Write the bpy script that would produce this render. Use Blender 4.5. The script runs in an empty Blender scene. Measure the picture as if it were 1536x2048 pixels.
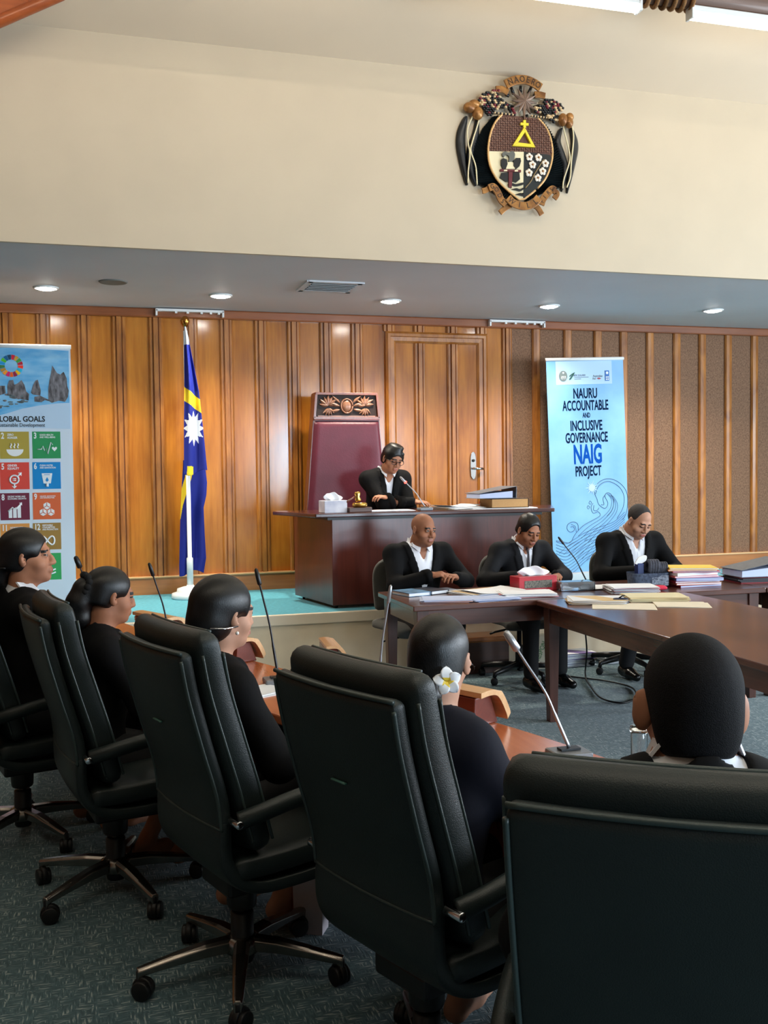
import bpy, bmesh, math, random
import numpy as np
from mathutils import Matrix, Vector, Euler

random.seed(7)
S = bpy.context.scene
COL = S.collection
PI = math.pi
R = math.radians

# ---------------------------------------------------------------- camera
EYE = 1.57
cam_d = bpy.data.cameras.new('camera')
cam = bpy.data.objects.new('camera', cam_d)
COL.objects.link(cam)
cam_d.sensor_fit = 'VERTICAL'
cam_d.sensor_height = 24.0
cam_d.lens = 24.0 * 2000.0 / 2048.0
cam_d.clip_start = 0.02
yaw, pit, roll = math.atan2(.284, .959), math.atan(.042), .012
fw = Vector((math.sin(yaw) * math.cos(pit), math.cos(yaw) * math.cos(pit), -math.sin(pit)))
r0 = Vector((math.cos(yaw), -math.sin(yaw), 0)); u0 = r0.cross(fw)
rt = r0 * math.cos(roll) - u0 * math.sin(roll)
up = u0 * math.cos(roll) + r0 * math.sin(roll)
cam.matrix_world = Matrix(((rt.x, up.x, -fw.x, 0), (rt.y, up.y, -fw.y, 0), (rt.z, up.z, -fw.z, EYE), (0, 0, 0, 1)))
S.camera = cam
S.view_settings.view_transform = 'Standard'
S.view_settings.look = 'None'
S.view_settings.exposure = 0.9
S.view_settings.gamma = 1.0
S.view_settings.use_curve_mapping = False
S.cycles.max_bounces = 8
S.cycles.diffuse_bounces = 4
S.cycles.glossy_bounces = 4
S.cycles.transmission_bounces = 8
S.cycles.sample_clamp_indirect = 6.0
S.cycles.use_denoising = True
S.cycles.caustics_reflective = False
S.cycles.caustics_refractive = False

W = bpy.data.worlds.new('world'); S.world = W
W.use_nodes = True
W.node_tree.nodes['Background'].inputs[0].default_value = (.75, .85, 1, 1)
W.node_tree.nodes['Background'].inputs[1].default_value = .3

def lin(c):
    c = c / 255.0
    return c / 12.92 if c <= .04045 else ((c + .055) / 1.055) ** 2.4
def rgb(r, g, b): return (lin(r), lin(g), lin(b), 1)

def area_light(name, loc, direction, sx, sy, power, color, spread=180):
    l = bpy.data.lights.new(name, 'AREA'); l.shape = 'RECTANGLE'; l.size = sx; l.size_y = sy
    l.energy = power; l.color = color; l.spread = R(spread)
    o = bpy.data.objects.new(name, l); COL.objects.link(o)
    o.location = loc
    o.rotation_euler = Vector(direction).to_track_quat('-Z', 'Y').to_euler()
    return o
# daylight entering through the windows of the right-hand wall and the rear wall
SKY = (.80, .90, 1.0)
for i, y in enumerate((-1.6, 1.4, 4.4)):
    area_light('window_daylight', (9.35, y, 1.95), (-1, 0, -.12), 1.7, 1.5, (170, 170, 140)[i], SKY)
area_light('window_daylight', (5.2, -3.85, 1.95), (0, 1, -.1), 2.2, 1.5, 210, (.66, .84, 1.0))

# ---------------------------------------------------------------- materials
MATS = {}
def mat(name, col, rough=.5, metal=0, var=0, scale=20, bump=0, bscale=60, coat=0, stretch=None, emit=0, trans=0, spec=.5, sheen=0, col2=None, ior=1.45, vdist=None):
    """Principled material; var mixes in a procedural noise of a second tone; bump adds fine relief."""
    if name in MATS: return MATS[name]
    m = bpy.data.materials.new(name); m.use_nodes = True
    nt = m.node_tree; n = nt.nodes; L = nt.links
    b = n['Principled BSDF']
    c = rgb(*col)
    b.inputs['Base Color'].default_value = c
    b.inputs['Roughness'].default_value = rough
    b.inputs['Metallic'].default_value = metal
    b.inputs['Specular IOR Level'].default_value = spec
    b.inputs['IOR'].default_value = ior
    b.inputs['Coat Weight'].default_value = coat
    b.inputs['Coat Roughness'].default_value = .12
    b.inputs['Sheen Weight'].default_value = sheen
    if trans: b.inputs['Transmission Weight'].default_value = trans
    if emit:
        b.inputs['Emission Color'].default_value = c; b.inputs['Emission Strength'].default_value = emit
    if var or bump:
        tc = n.new('ShaderNodeTexCoord'); mp = n.new('ShaderNodeMapping')
        L.new(tc.outputs['Object'], mp.inputs['Vector'])
        mp.inputs['Scale'].default_value = stretch or (1, 1, 1)
    if var:
        nz = n.new('ShaderNodeTexNoise'); nz.inputs['Scale'].default_value = scale; nz.inputs['Detail'].default_value = 6
        if vdist: nz.inputs['Distortion'].default_value = vdist
        L.new(mp.outputs[0], nz.inputs['Vector'])
        cr = n.new('ShaderNodeValToRGB')
        c2 = rgb(*col2) if col2 else tuple(max(0, x * (1 - var)) for x in c[:3]) + (1,)
        cr.color_ramp.elements[0].position = .32; cr.color_ramp.elements[1].position = .68
        cr.color_ramp.elements[0].color = c2
        cr.color_ramp.elements[1].color = c if col2 else tuple(min(1, x * (1 + var * .5)) for x in c[:3]) + (1,)
        L.new(nz.outputs['Fac'], cr.inputs[0]); L.new(cr.outputs[0], b.inputs['Base Color'])
    if bump:
        nb = n.new('ShaderNodeTexNoise'); nb.inputs['Scale'].default_value = bscale; nb.inputs['Detail'].default_value = 4
        L.new(mp.outputs[0], nb.inputs['Vector'])
        bp = n.new('ShaderNodeBump'); bp.inputs['Strength'].default_value = bump; bp.inputs['Distance'].default_value = .004
        L.new(nb.outputs['Fac'], bp.inputs['Height']); L.new(bp.outputs[0], b.inputs['Normal'])
    MATS[name] = m
    return m

def wood(name, dark, light, rough=.3, axis='z', scale=7, coat=.3, fine=.5, blotch=.35):
    """Varnished timber: grain stretched along one axis, plus broad figure."""
    if name in MATS: return MATS[name]
    m = bpy.data.materials.new(name); m.use_nodes = True
    nt = m.node_tree; n = nt.nodes; L = nt.links; b = n['Principled BSDF']
    b.inputs['Roughness'].default_value = rough
    b.inputs['Coat Weight'].default_value = coat; b.inputs['Coat Roughness'].default_value = .15
    tc = n.new('ShaderNodeTexCoord'); mp = n.new('ShaderNodeMapping'); mp2 = n.new('ShaderNodeMapping')
    L.new(tc.outputs['Object'], mp.inputs[0]); L.new(tc.outputs['Object'], mp2.inputs[0])
    st = {'x': (.06, 1, 1), 'y': (1, .06, 1), 'z': (1, 1, .06)}[axis]
    st2 = {'x': (.35, 1, 1), 'y': (1, .35, 1), 'z': (1, 1, .35)}[axis]
    mp.inputs['Scale'].default_value = st; mp2.inputs['Scale'].default_value = st2
    a = n.new('ShaderNodeTexNoise'); a.inputs['Scale'].default_value = scale * 6; a.inputs['Detail'].default_value = 8; a.inputs['Roughness'].default_value = .65
    c = n.new('ShaderNodeTexNoise'); c.inputs['Scale'].default_value = scale * .55; c.inputs['Detail'].default_value = 3; c.inputs['Distortion'].default_value = .8
    L.new(mp.outputs[0], a.inputs[0]); L.new(mp2.outputs[0], c.inputs[0])
    mx = n.new('ShaderNodeMath'); mx.operation = 'MULTIPLY_ADD'; mx.inputs[1].default_value = fine
    sc = n.new('ShaderNodeMath'); sc.operation = 'MULTIPLY'; sc.inputs[1].default_value = blotch * 2
    L.new(c.outputs['Fac'], sc.inputs[0]); L.new(a.outputs['Fac'], mx.inputs[0]); L.new(sc.outputs[0], mx.inputs[2])
    cr = n.new('ShaderNodeValToRGB')
    mid = fine * .5 + blotch
    cr.color_ramp.elements[0].position = max(0, mid - .22); cr.color_ramp.elements[1].position = min(1, mid + .22)
    cr.color_ramp.elements[0].color = rgb(*dark); cr.color_ramp.elements[1].color = rgb(*light)
    L.new(mx.outputs[0], cr.inputs[0]); L.new(cr.outputs[0], b.inputs['Base Color'])
    MATS[name] = m
    return m

# ---------------------------------------------------------------- mesh builder
class MB:
    def __init__(s): s.v = []; s.f = []; s.m = []; s.sm = []; s.M = Matrix.Identity(4)
    def at(s, loc=(0, 0, 0), rz=0, rx=0, ry=0, sc=1):
        s.M = Matrix.Translation(loc) @ Euler((rx, ry, rz)).to_matrix().to_4x4() @ Matrix.Scale(sc, 4)
        return s
    def add(s, vs, fs, mi=0, smooth=False):
        o = len(s.v); M = s.M
        s.v += [tuple(M @ Vector(v)) for v in vs]
        for f in fs: s.f.append(tuple(i + o for i in f)); s.m.append(mi); s.sm.append(smooth)
        return s
    def box(s, c, d, mi=0):
        x, y, z = c; a, b, e = d[0] / 2, d[1] / 2, d[2] / 2
        vs = [(x + i * a, y + j * b, z + k * e) for i in (-1, 1) for j in (-1, 1) for k in (-1, 1)]
        return s.add(vs, [(0, 1, 3, 2), (4, 6, 7, 5), (0, 4, 5, 1), (2, 3, 7, 6), (0, 2, 6, 4), (1, 5, 7, 3)], mi)
    def bx(s, x0, x1, y0, y1, z0, z1, mi=0):
        return s.box(((x0 + x1) / 2, (y0 + y1) / 2, (z0 + z1) / 2), (abs(x1 - x0), abs(y1 - y0), abs(z1 - z0)), mi)
    def prism(s, poly, h0, h1, plane='xy', mi=0, smooth=False):
        """polygon extruded between h0 and h1 along the plane's normal axis."""
        def P(a, b, h): return {'xy': (a, b, h), 'xz': (a, h, b), 'yz': (h, a, b)}[plane]
        n = len(poly)
        vs = [P(a, b, h0) for a, b in poly] + [P(a, b, h1) for a, b in poly]
        fs = [tuple(range(n))[::-1], tuple(range(n, 2 * n))] + [(i, (i + 1) % n, n + (i + 1) % n, n + i) for i in range(n)]
        return s.add(vs, fs, mi, smooth)
    def flat(s, poly, h, plane='xz', mi=0):
        def P(a, b): return {'xy': (a, b, h), 'xz': (a, h, b), 'yz': (h, a, b)}[plane]
        return s.add([P(a, b) for a, b in poly], [tuple(range(len(poly)))], mi)
    def tube(s, pts, r, seg=10, mi=0, cap=True, squash=1.0):
        pts = [Vector(p) for p in pts]; n = len(pts)
        rs = r if hasattr(r, '__len__') else [r] * n
        vs = []; fs = []; pn = None
        for i, p in enumerate(pts):
            t = (pts[min(i + 1, n - 1)] - pts[max(i - 1, 0)]).normalized()
            if pn is None:
                ref = Vector((0, 0, 1)) if abs(t.z) < .9 else Vector((1, 0, 0))
                a = t.cross(ref).normalized()
            else:
                a = (pn - t * pn.dot(t)).normalized()
            pn = a; b = t.cross(a)
            for k in range(seg):
                q = 2 * PI * k / seg
                vs.append(tuple(p + (a * math.cos(q) + b * math.sin(q) * squash) * rs[i]))
        for i in range(n - 1):
            for k in range(seg):
                k2 = (k + 1) % seg
                fs.append((i * seg + k, i * seg + k2, (i + 1) * seg + k2, (i + 1) * seg + k))
        if cap: fs.append(tuple(range(seg))[::-1]); fs.append(tuple((n - 1) * seg + k for k in range(seg)))
        return s.add(vs, fs, mi, True)
    def lathe(s, prof, c=(0, 0, 0), seg=24, mi=0, a0=0, a1=2 * PI, smooth=True):
        full = abs(a1 - a0 - 2 * PI) < 1e-6
        m = seg if full else seg + 1
        vs = []; fs = []
        for r, z in prof:
            for k in range(m):
                q = a0 + (a1 - a0) * k / seg
                vs.append((c[0] + r * math.cos(q), c[1] + r * math.sin(q), c[2] + z))
        for i in range(len(prof) - 1):
            for k in range(seg):
                k2 = (k + 1) % m
                fs.append((i * m + k, i * m + k2, (i + 1) * m + k2, (i + 1) * m + k))
        if full:
            if prof[0][0] > 1e-5: fs.append(tuple(range(m))[::-1])
            if prof[-1][0] > 1e-5: fs.append(tuple((len(prof) - 1) * m + k for k in range(m)))
        return s.add(vs, fs, mi, smooth)
    def ball(s, c, r, seg=16, rings=10, mi=0):
        rr = r if hasattr(r, '__len__') else (r, r, r)
        vs = []; fs = []
        for i in range(rings + 1):
            t = PI * i / rings
            for k in range(seg):
                q = 2 * PI * k / seg
                vs.append((c[0] + rr[0] * math.sin(t) * math.cos(q), c[1] + rr[1] * math.sin(t) * math.sin(q), c[2] + rr[2] * math.cos(t)))
        for i in range(rings):
            for k in range(seg):
                k2 = (k + 1) % seg
                fs.append((i * seg + k, (i + 1) * seg + k, (i + 1) * seg + k2, i * seg + k2))
        return s.add(vs, fs, mi, True)
    def surf(s, fn, nu, nv, mi=0, smooth=True, closed_u=False):
        vs = [fn(i / nu, j / nv) for j in range(nv + 1) for i in range(nu + 1)]
        fs = [(j * (nu + 1) + i, j * (nu + 1) + i + 1, (j + 1) * (nu + 1) + i + 1, (j + 1) * (nu + 1) + i) for j in range(nv) for i in range(nu)]
        mf = mi if callable(mi) else None
        if mf:
            for idx, f in enumerate(fs):
                pass
            o = len(s.v); s.v += [tuple(s.M @ Vector(v)) for v in vs]
            for idx, f in enumerate(fs):
                j, i = divmod(idx, nu)
                s.f.append(tuple(k + o for k in f)); s.m.append(mf((i + .5) / nu, (j + .5) / nv)); s.sm.append(smooth)
            return s
        return s.add(vs, fs, mi, smooth)
    def loft(s, curve, hw, ht, n=28, bend=0.0, power=5, mi=0, ends=4):
        """slab swept along a (y,z) curve: rounded-rectangle section of half width hw and half thickness ht."""
        cv = [Vector((0, y, z)) for y, z in curve]; N = len(cv)
        f = lambda a, i: a[i] if hasattr(a, '__len__') else a
        rings = []
        def ring(p, nrm, w, t, b):
            o = []
            for k in range(n):
                q = 2 * PI * k / n; c_, s_ = math.cos(q), math.sin(q)
                x = w * math.copysign(abs(c_) ** (2 / power), c_); e = t * math.copysign(abs(s_) ** (2 / power), s_)
                o.append(tuple(p + nrm * (e + b * x * x) + Vector((x, 0, 0))))
            return o
        fr = []
        for i in range(N):
            t = (cv[min(i + 1, N - 1)] - cv[max(i - 1, 0)]).normalized()
            fr.append((t, Vector((0, t.z, -t.y))))
        t0, n0 = fr[0]; t1, n1 = fr[-1]
        T0, T1 = f(ht, 0), f(ht, N - 1)
        for e in range(ends):
            q = (e + .3) / ends * PI / 2
            rings.append(ring(cv[0] - t0 * T0 * (math.cos(q)), n0, f(hw, 0) - T0 * (1 - math.sin(q)) * 1.0, T0 * max(.05, math.sin(q)), f(bend, 0)))
        for i in range(N): rings.append(ring(cv[i], fr[i][1], f(hw, i), f(ht, i), f(bend, i)))
        for e in reversed(range(ends)):
            q = (e + .3) / ends * PI / 2
            rings.append(ring(cv[-1] + t1 * T1 * (math.cos(q)), n1, f(hw, N - 1) - T1 * (1 - math.sin(q)), T1 * max(.05, math.sin(q)), f(bend, N - 1)))
        vs = [p for r_ in rings for p in r_]; fs = []
        for i in range(len(rings) - 1):
            for k in range(n):
                k2 = (k + 1) % n
                fs.append((i * n + k, i * n + k2, (i + 1) * n + k2, (i + 1) * n + k))
        fs.append(tuple(range(n))[::-1]); fs.append(tuple((len(rings) - 1) * n + k for k in range(n)))
        return s.add(vs, fs, mi, True)
    def text(s, txt, size, loc, rot=(PI / 2, 0, 0), sx=1.0, align='CENTER', extrude=0.0, mi=0, shear=0.0, bold=0.0):
        cu = bpy.data.curves.new('lettering', 'FONT'); cu.body = txt; cu.size = size; cu.align_x = align; cu.align_y = 'CENTER'
        cu.extrude = extrude; cu.resolution_u = 3; cu.shear = shear; cu.offset = bold * size
        o = bpy.data.objects.new('lettering', cu); COL.objects.link(o)
        me = bpy.data.meshes.new_from_object(o.evaluated_get(bpy.context.evaluated_depsgraph_get()))
        K = s.M; s.M = K @ Matrix.Translation(loc) @ Euler(rot).to_matrix().to_4x4() @ Matrix.Diagonal((sx, 1, 1, 1))
        s.add([tuple(v.co) for v in me.vertices], [tuple(p.vertices) for p in me.polygons], mi)
        s.M = K
        bpy.data.objects.remove(o); bpy.data.curves.remove(cu); bpy.data.meshes.remove(me)
        return s
    def build(s, name, mats, parent=None, bevel=0, seg=2, label=None, sub=0, fix=True, auto=None):
        me = bpy.data.meshes.new(name)
        me.from_pydata(s.v, [], s.f)
        for m in (mats if isinstance(mats, (list, tuple)) else [mats]): me.materials.append(m)
        me.polygons.foreach_set('material_index', s.m)
        me.polygons.foreach_set('use_smooth', s.sm)
        if fix:
            bm = bmesh.new(); bm.from_mesh(me); bmesh.ops.recalc_face_normals(bm, faces=bm.faces); bm.to_mesh(me); bm.free()
        me.update()
        o = bpy.data.objects.new(name, me); COL.objects.link(o)
        if parent is not None: o.parent = parent
        if label: o['label'] = label
        if bevel:
            b = o.modifiers.new('bevel', 'BEVEL'); b.width = bevel; b.segments = seg; b.limit_method = 'ANGLE'; b.angle_limit = R(40)
        if sub:
            b = o.modifiers.new('subdivision', 'SUBSURF'); b.levels = sub; b.render_levels = sub
        return o

def tag(o, label, cat, group=None, kind=None):
    o['label'] = label; o['category'] = cat
    if group: o['group'] = group
    if kind: o['kind'] = kind
    return o
def thing(name, label, cat, loc=(0, 0, 0), rz=0, group=None):
    o = bpy.data.objects.new(name, None); COL.objects.link(o)
    o.empty_display_size = .1
    o.location = loc; o.rotation_euler = (0, 0, rz)
    return tag(o, label, cat, group)
def struct(o): o['kind'] = 'structure'; return o
def kids(o): return [c for c in bpy.data.objects if c.parent == o]
def copy_tree(o, parent=None):
    c = o.copy(); COL.objects.link(c)
    if parent is not None: c.parent = parent
    for ch in kids(o): copy_tree(ch, c)
    return c
def facing(fx, fy): return math.atan2(-fx, fy)
def spline(pts, n=8):
    """Catmull-Rom through the points."""
    P = [Vector(p) for p in pts]; out = []
    for i in range(len(P) - 1):
        a, b, c, d = P[max(i - 1, 0)], P[i], P[i + 1], P[min(i + 2, len(P) - 1)]
        for k in range(n):
            t = k / n
            out.append(.5 * ((2 * b) + (c - a) * t + (2 * a - 5 * b + 4 * c - d) * t * t + (3 * b - a - 3 * c + d) * t ** 3))
    out.append(P[-1]); return out
def sp2(pts, n=8): return [(p.x, p.y) for p in spline([(a, b, 0) for a, b in pts], n)]
# ================================================================ the room
PLAT = .50            # height of the raised platform
YW = 9.0              # rear panelled wall
YF = 7.32             # front of the platform
ZS = 3.0              # soffit
YS = 6.56             # upper wall and soffit edge
M_paint = mat('cream_paint', (200, 184, 160), .6, var=.03, scale=3, bump=.04, bscale=200)
M_soff = mat('soffit_paint', (205, 205, 208), .6, var=.03, scale=2)
M_panel = wood('panel_veneer', (140, 75, 20), (206, 132, 46), .2, 'z', 5, .6)
M_batten = wood('batten_timber', (118, 64, 22), (196, 126, 54), .34, 'z', 14, .2)
M_trim = wood('trim_timber', (112, 58, 28), (160, 92, 50), .3, 'x', 6, .4)
M_base = wood('skirting_timber', (150, 86, 40), (196, 126, 66), .28, 'x', 6, .4)
M_basetop = wood('skirting_cap', (214, 160, 104), (236, 190, 140), .3, 'x', 6, .3)
M_fabric = mat('brown_wall_fabric', (150, 113, 87), .85, var=.30, scale=95, bump=.8, bscale=160, stretch=(1, 1, .7), col2=(106, 77, 58), vdist=.6)
M_carpet2 = mat('turquoise_carpet', (84, 174, 194), .95, var=.3, scale=60, bump=.6, bscale=160, stretch=(.5, 1, 1), sheen=.2, col2=(60, 142, 164))
M_white = mat('white_plastic', (232, 232, 230), .35)
M_black = mat('black_plastic', (16, 16, 18), .4)
M_chrome = mat('chrome', (215, 215, 218), .14, 1)

def carpet():
    m = bpy.data.materials.new('teal_carpet'); m.use_nodes = True
    nt = m.node_tree; n = nt.nodes; L = nt.links; b = n['Principled BSDF']
    b.inputs['Roughness'].default_value = .95; b.inputs['Sheen Weight'].default_value = .15
    tc = n.new('ShaderNodeTexCoord')
    a = n.new('ShaderNodeMapping'); a.inputs['Scale'].default_value = (1, .12, 1); a.inputs['Rotation'].default_value = (0, 0, R(18))
    c = n.new('ShaderNodeMapping'); c.inputs['Scale'].default_value = (.12, 1, 1); c.inputs['Rotation'].default_value = (0, 0, R(18))
    n1 = n.new('ShaderNodeTexNoise'); n2 = n.new('ShaderNodeTexNoise')
    for q, w in ((n1, a), (n2, c)):
        q.inputs['Scale'].default_value = 170; q.inputs['Detail'].default_value = 3
        L.new(tc.outputs['Object'], w.inputs[0]); L.new(w.outputs[0], q.inputs[0])
    ck = n.new('ShaderNodeTexNoise'); ck.inputs['Scale'].default_value = 22; L.new(tc.outputs['Object'], ck.inputs[0])
    gt = n.new('ShaderNodeMath'); gt.operation = 'GREATER_THAN'; gt.inputs[1].default_value = .5; L.new(ck.outputs['Fac'], gt.inputs[0])
    mx = n.new('ShaderNodeMix'); mx.data_type = 'FLOAT'
    L.new(gt.outputs[0], mx.inputs[0]); L.new(n1.outputs['Fac'], mx.inputs[2]); L.new(n2.outputs['Fac'], mx.inputs[3])
    cr = n.new('ShaderNodeValToRGB'); L.new(mx.outputs[0], cr.inputs[0])
    cr.color_ramp.elements[0].position = .40; cr.color_ramp.elements[0].color = rgb(52, 80, 88)
    cr.color_ramp.elements[1].position = .66; cr.color_ramp.elements[1].color = rgb(158, 168, 166)
    e = cr.color_ramp.elements.new(.55); e.color = rgb(70, 100, 109)
    L.new(cr.outputs[0], b.inputs['Base Color'])
    bp = n.new('ShaderNodeBump'); bp.inputs['Strength'].default_value = .5; bp.inputs['Distance'].default_value = .004
    L.new(mx.outputs[0], bp.inputs['Height']); L.new(bp.outputs[0], b.inputs['Normal'])
    return m
M_carpet = carpet()

struct(MB().bx(-5, 9.4, -4, YW + .2, -.2, 0).build('floor', M_carpet))
plat = struct(MB().bx(-5, 9.4, YF, YW, 0.0, PLAT).build('floor_platform', [M_carpet2]))
struct(MB().bx(-5, 9.4, YF - .012, YF, 0, PLAT - .075).build('trim_1', mat('riser_paint', (226, 208, 178), .55, var=.06, scale=6)))
struct(MB().bx(-5, 9.4, YF - .03, YF + .012, PLAT - .075, PLAT + .004).build('trim_2', mat('nosing_paint', (236, 222, 198), .45), bevel=.006))

# rear wall: veneered half on the left, fabric half on the right
CX = 3.98
struct(MB().bx(-5, CX, YW, YW + .15, 0, ZS).build('wall_back', M_panel))
struct(MB().bx(CX, 9.4, YW, YW + .15, 0, ZS).build('wall_back_fabric', M_fabric))
wb = bpy.data.objects['wall_back']; wf = bpy.data.objects['wall_back_fabric']
def batten(x, z0, z1, y, parent, w=.12, ridges=3, nm='batten'):
    b = MB(); h = w / 2
    if ridges == 1:
        poly = [(x - h, y), (x - h, y - .012), (x - h * .7, y - .026), (x, y - .032), (x + h * .7, y - .026), (x + h, y - .012), (x + h, y)]
    else:
        poly = [(x - h, y), (x - h, y - .010), (x - h * .8, y - .022), (x - h * .52, y - .022), (x - h * .45, y - .012), (x - h * .36, y - .012), (x - h * .3, y - .034),
                (x + h * .3, y - .034), (x + h * .36, y - .012), (x + h * .45, y - .012), (x + h * .52, y - .022), (x + h * .8, y - .022), (x + h, y - .010), (x + h, y)]
    b.prism(poly, z0, z1, 'xy')
    return b.build(nm, M_batten, parent)
for x in (-1.85, -1.55, -1.24, -.93, -.63, -.33, .0, .29, .60, .905, 1.215, 1.525, 1.825, 2.125, 2.42): batten(x, .66, 2.93, YW, wb)
for x in (2.73, 3.03, 3.36, 3.66): batten(x, 2.86, 2.93, YW, wb)
batten(3.92, .66, 2.93, YW, wb, .10)
for x in (4.23, 4.57, 4.90, 5.19, 5.49, 5.80, 6.10, 6.41, 6.73, 7.05, 7.4, 7.75): batten(x, .66, 2.93, YW, wf, .085, 1)
struct(MB().bx(-5, 9.4, YW - .05, YW, 2.92, ZS).build('trim_3', M_trim, bevel=.012))
bb = struct(MB().bx(-5, 9.4, YW - .035, YW, PLAT, .645).build('baseboard_back', M_base))
MB().bx(-5, 9.4, YW - .042, YW, .645, .662).build('baseboard_cap', M_basetop, bb, bevel=.004)

# door in the panelling
d = struct(thing('door_1', 'panelled timber door flush with the veneered wall, chrome lever handle', 'door', (0, 0, 0)))
fr = MB()
X0, X1, ZT = 2.69, 3.71, 2.86
prof = [(0, 0), (0, -.035), (.02, -.05), (.045, -.05), (.05, -.035), (.085, -.03), (.105, -.012), (.105, 0)]
def mitred(b, x0, x1, z0, z1, y):
    n = len(prof); vs = []; fs = []
    for (cx, cz, sx, sz) in ((x0, z0, 1, 0), (x0, z1, 1, -1), (x1, z1, -1, -1), (x1, z0, -1, 0)):
        for a, e in prof: vs.append((cx + sx * a, y + e, cz + sz * a))
    for k in range(3):
        for i in range(n - 1): fs.append((k * n + i, k * n + i + 1, (k + 1) * n + i + 1, (k + 1) * n + i))
    b.add(vs, fs)
mitred(fr, X0, X1, PLAT, ZT, YW)
fr.build('door_frame', M_batten, d)
lf = MB().bx(X0 + .1, X1 - .1, YW - .008, YW + .01, PLAT + .01, ZT - .1).build('door_leaf', M_panel, d)
for x in (3.03, 3.36): batten(x, PLAT + .02, ZT - .105, YW - .008, lf, .115)
h = MB()
h.prism(sp2([(3.535, 1.50), (3.53, 1.6), (3.535, 1.7), (3.56, 1.735), (3.585, 1.7), (3.59, 1.6), (3.585, 1.5), (3.56, 1.47), (3.535, 1.50)], 4)[:-1], YW - .02, YW - .007, 'xz')
hp = h.build('handle_plate', M_chrome, d, bevel=.003)
MB().tube([(3.56, YW - .015, 1.575), (3.56, YW - .06, 1.575), (3.575, YW - .065, 1.575), (3.65, YW - .06, 1.57)], .011).build('lever', M_chrome, hp)
MB().lathe([(.0, 0), (.014, 0), (.014, .008), (0, .008)], (0, 0, 0), 12).build('keyhole', M_black, hp)
k = bpy.data.objects['keyhole']; k.location = (3.56, YW - .02, 1.65); k.rotation_euler = (PI / 2, 0, 0)

# soffit, upper wall and sloping ceiling
struct(MB().bx(-5, 9.4, YS + .03, YW + .15, ZS, ZS + .12).build('ceiling_soffit', M_soff))
struct(MB().bx(-5, 9.4, YS, YS + .03, ZS - .01, 4.32).build('wall_upper', M_paint))
SL = .26
def ceil_z(y): return 4.305 + (YS - y) * SL
c = MB().add([(-5, YS + .1, ceil_z(YS + .1)), (9.4, YS + .1, ceil_z(YS + .1)), (9.4, -4, ceil_z(-4)), (-5, -4, ceil_z(-4)),
              (-5, YS + .1, ceil_z(YS + .1) + .1), (9.4, YS + .1, ceil_z(YS + .1) + .1), (9.4, -4, ceil_z(-4) + .1), (-5, -4, ceil_z(-4) + .1)],
             [(0, 1, 2, 3), (4, 7, 6, 5), (0, 4, 5, 1), (1, 5, 6, 2), (2, 6, 7, 3), (3, 7, 4, 0)])
struct(c.build('ceiling', mat('ceiling_paint', (230, 212, 188), .6, var=.02, scale=3)))
M_side = mat('side_wall_paint', (150, 140, 124), .7)
struct(MB().bx(-5.2, -5, -4, YW + .15, 0, 7.2).build('wall_left', wood('side_wall_timber', (80, 48, 24), (120, 74, 38), .4, 'z', 5, .2)))
def wall_with_windows(name, wins, horizontal):
    """wall with rectangular window openings (a0,a1,z0,z1 along the wall)."""
    b = MB(); z0, z1 = 1.1, 2.8
    cuts = sorted(wins); lo, hi = (-4, YW + .15) if not horizontal else (-5, 9.4)
    def seg(a, e, za, zb):
        if horizontal: b.bx(a, e, -4.2, -4, za, zb)
        else: b.bx(9.4, 9.6, a, e, za, zb)
    seg(lo, hi, 0, z0); seg(lo, hi, z1, 7.2)
    p = lo
    for a, e in cuts: seg(p, a, z0, z1); p = e
    seg(p, hi, z0, z1)
    return struct(b.build(name, M_side))
wall_with_windows('wall_right', [(-2.5, -.7), (.5, 2.3), (3.5, 5.3)], False)
wall_with_windows('wall_front', [(4, 6.4)], True)
M_glass = mat('window_glass', (235, 240, 245), .02, trans=1.0)
for i, (a, e) in enumerate(((-2.5, -.7), (.5, 2.3), (3.5, 5.3))):
    f = MB()
    for q in (a, (a + e) / 2, e): f.bx(9.4, 9.5, q - .03, q + .03, 1.1, 2.8)
    for z in (1.13, 2.77): f.bx(9.4, 9.5, a, e, z - .03, z + .03)
    struct(f.build('window_%d' % (i + 1), M_white))
f = MB()
for q in (4, 5.2, 6.4): f.bx(q - .03, q + .03, -4.1, -4, 1.1, 2.8)
for z in (1.13, 2.77): f.bx(4, 6.4, -4.1, -4, z - .03, z + .03)
struct(f.build('window_4', M_white))

# downlights, speaker, vent and the white rails on the cornice
M_lamp = mat('lamp_glow', (255, 250, 240), .5, emit=40)
labs = ['round recessed downlight glowing above the banner of coloured goal tiles',
        'round recessed downlight glowing above the flag, right of the left cornice rail',
        'round recessed downlight glowing above the door, right of the square air vent',
        'round recessed downlight glowing near the right cornice rail',
        'round recessed downlight glowing above the fabric wall, rightmost of the row']
for i, (x, y) in enumerate(((-.27, 8.15), (1.07, 8.2), (2.49, 8.15), (3.94, 8.1), (5.54, 8.0))):
    t = thing('downlight', labs[i], 'light', (x, y, ZS), 0, 'downlights in the soffit')
    MB().lathe([(.074, -.006), (.080, -.012), (.092, -.010), (.096, 0)], (0, 0, 0), 28).build('rim', M_white, t)
    MB().lathe([(0, -.022), (.05, -.019), (.076, -.008), (.076, .02)], (0, 0, 0), 24).build('lens', M_lamp, t)
    l = bpy.data.lights.new('downlight_lamp', 'SPOT'); l.energy = 115; l.color = (1, .90, .74); l.spot_size = R(125); l.spot_blend = .9; l.shadow_soft_size = .05
    lo = bpy.data.objects.new('downlight_lamp', l); COL.objects.link(lo); lo.location = (x, y, ZS - .03)
t = thing('ceiling_speaker', 'round grey speaker grille flush in the soffit, left of the vent', 'speaker', (.22, 7.8, ZS))
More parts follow.
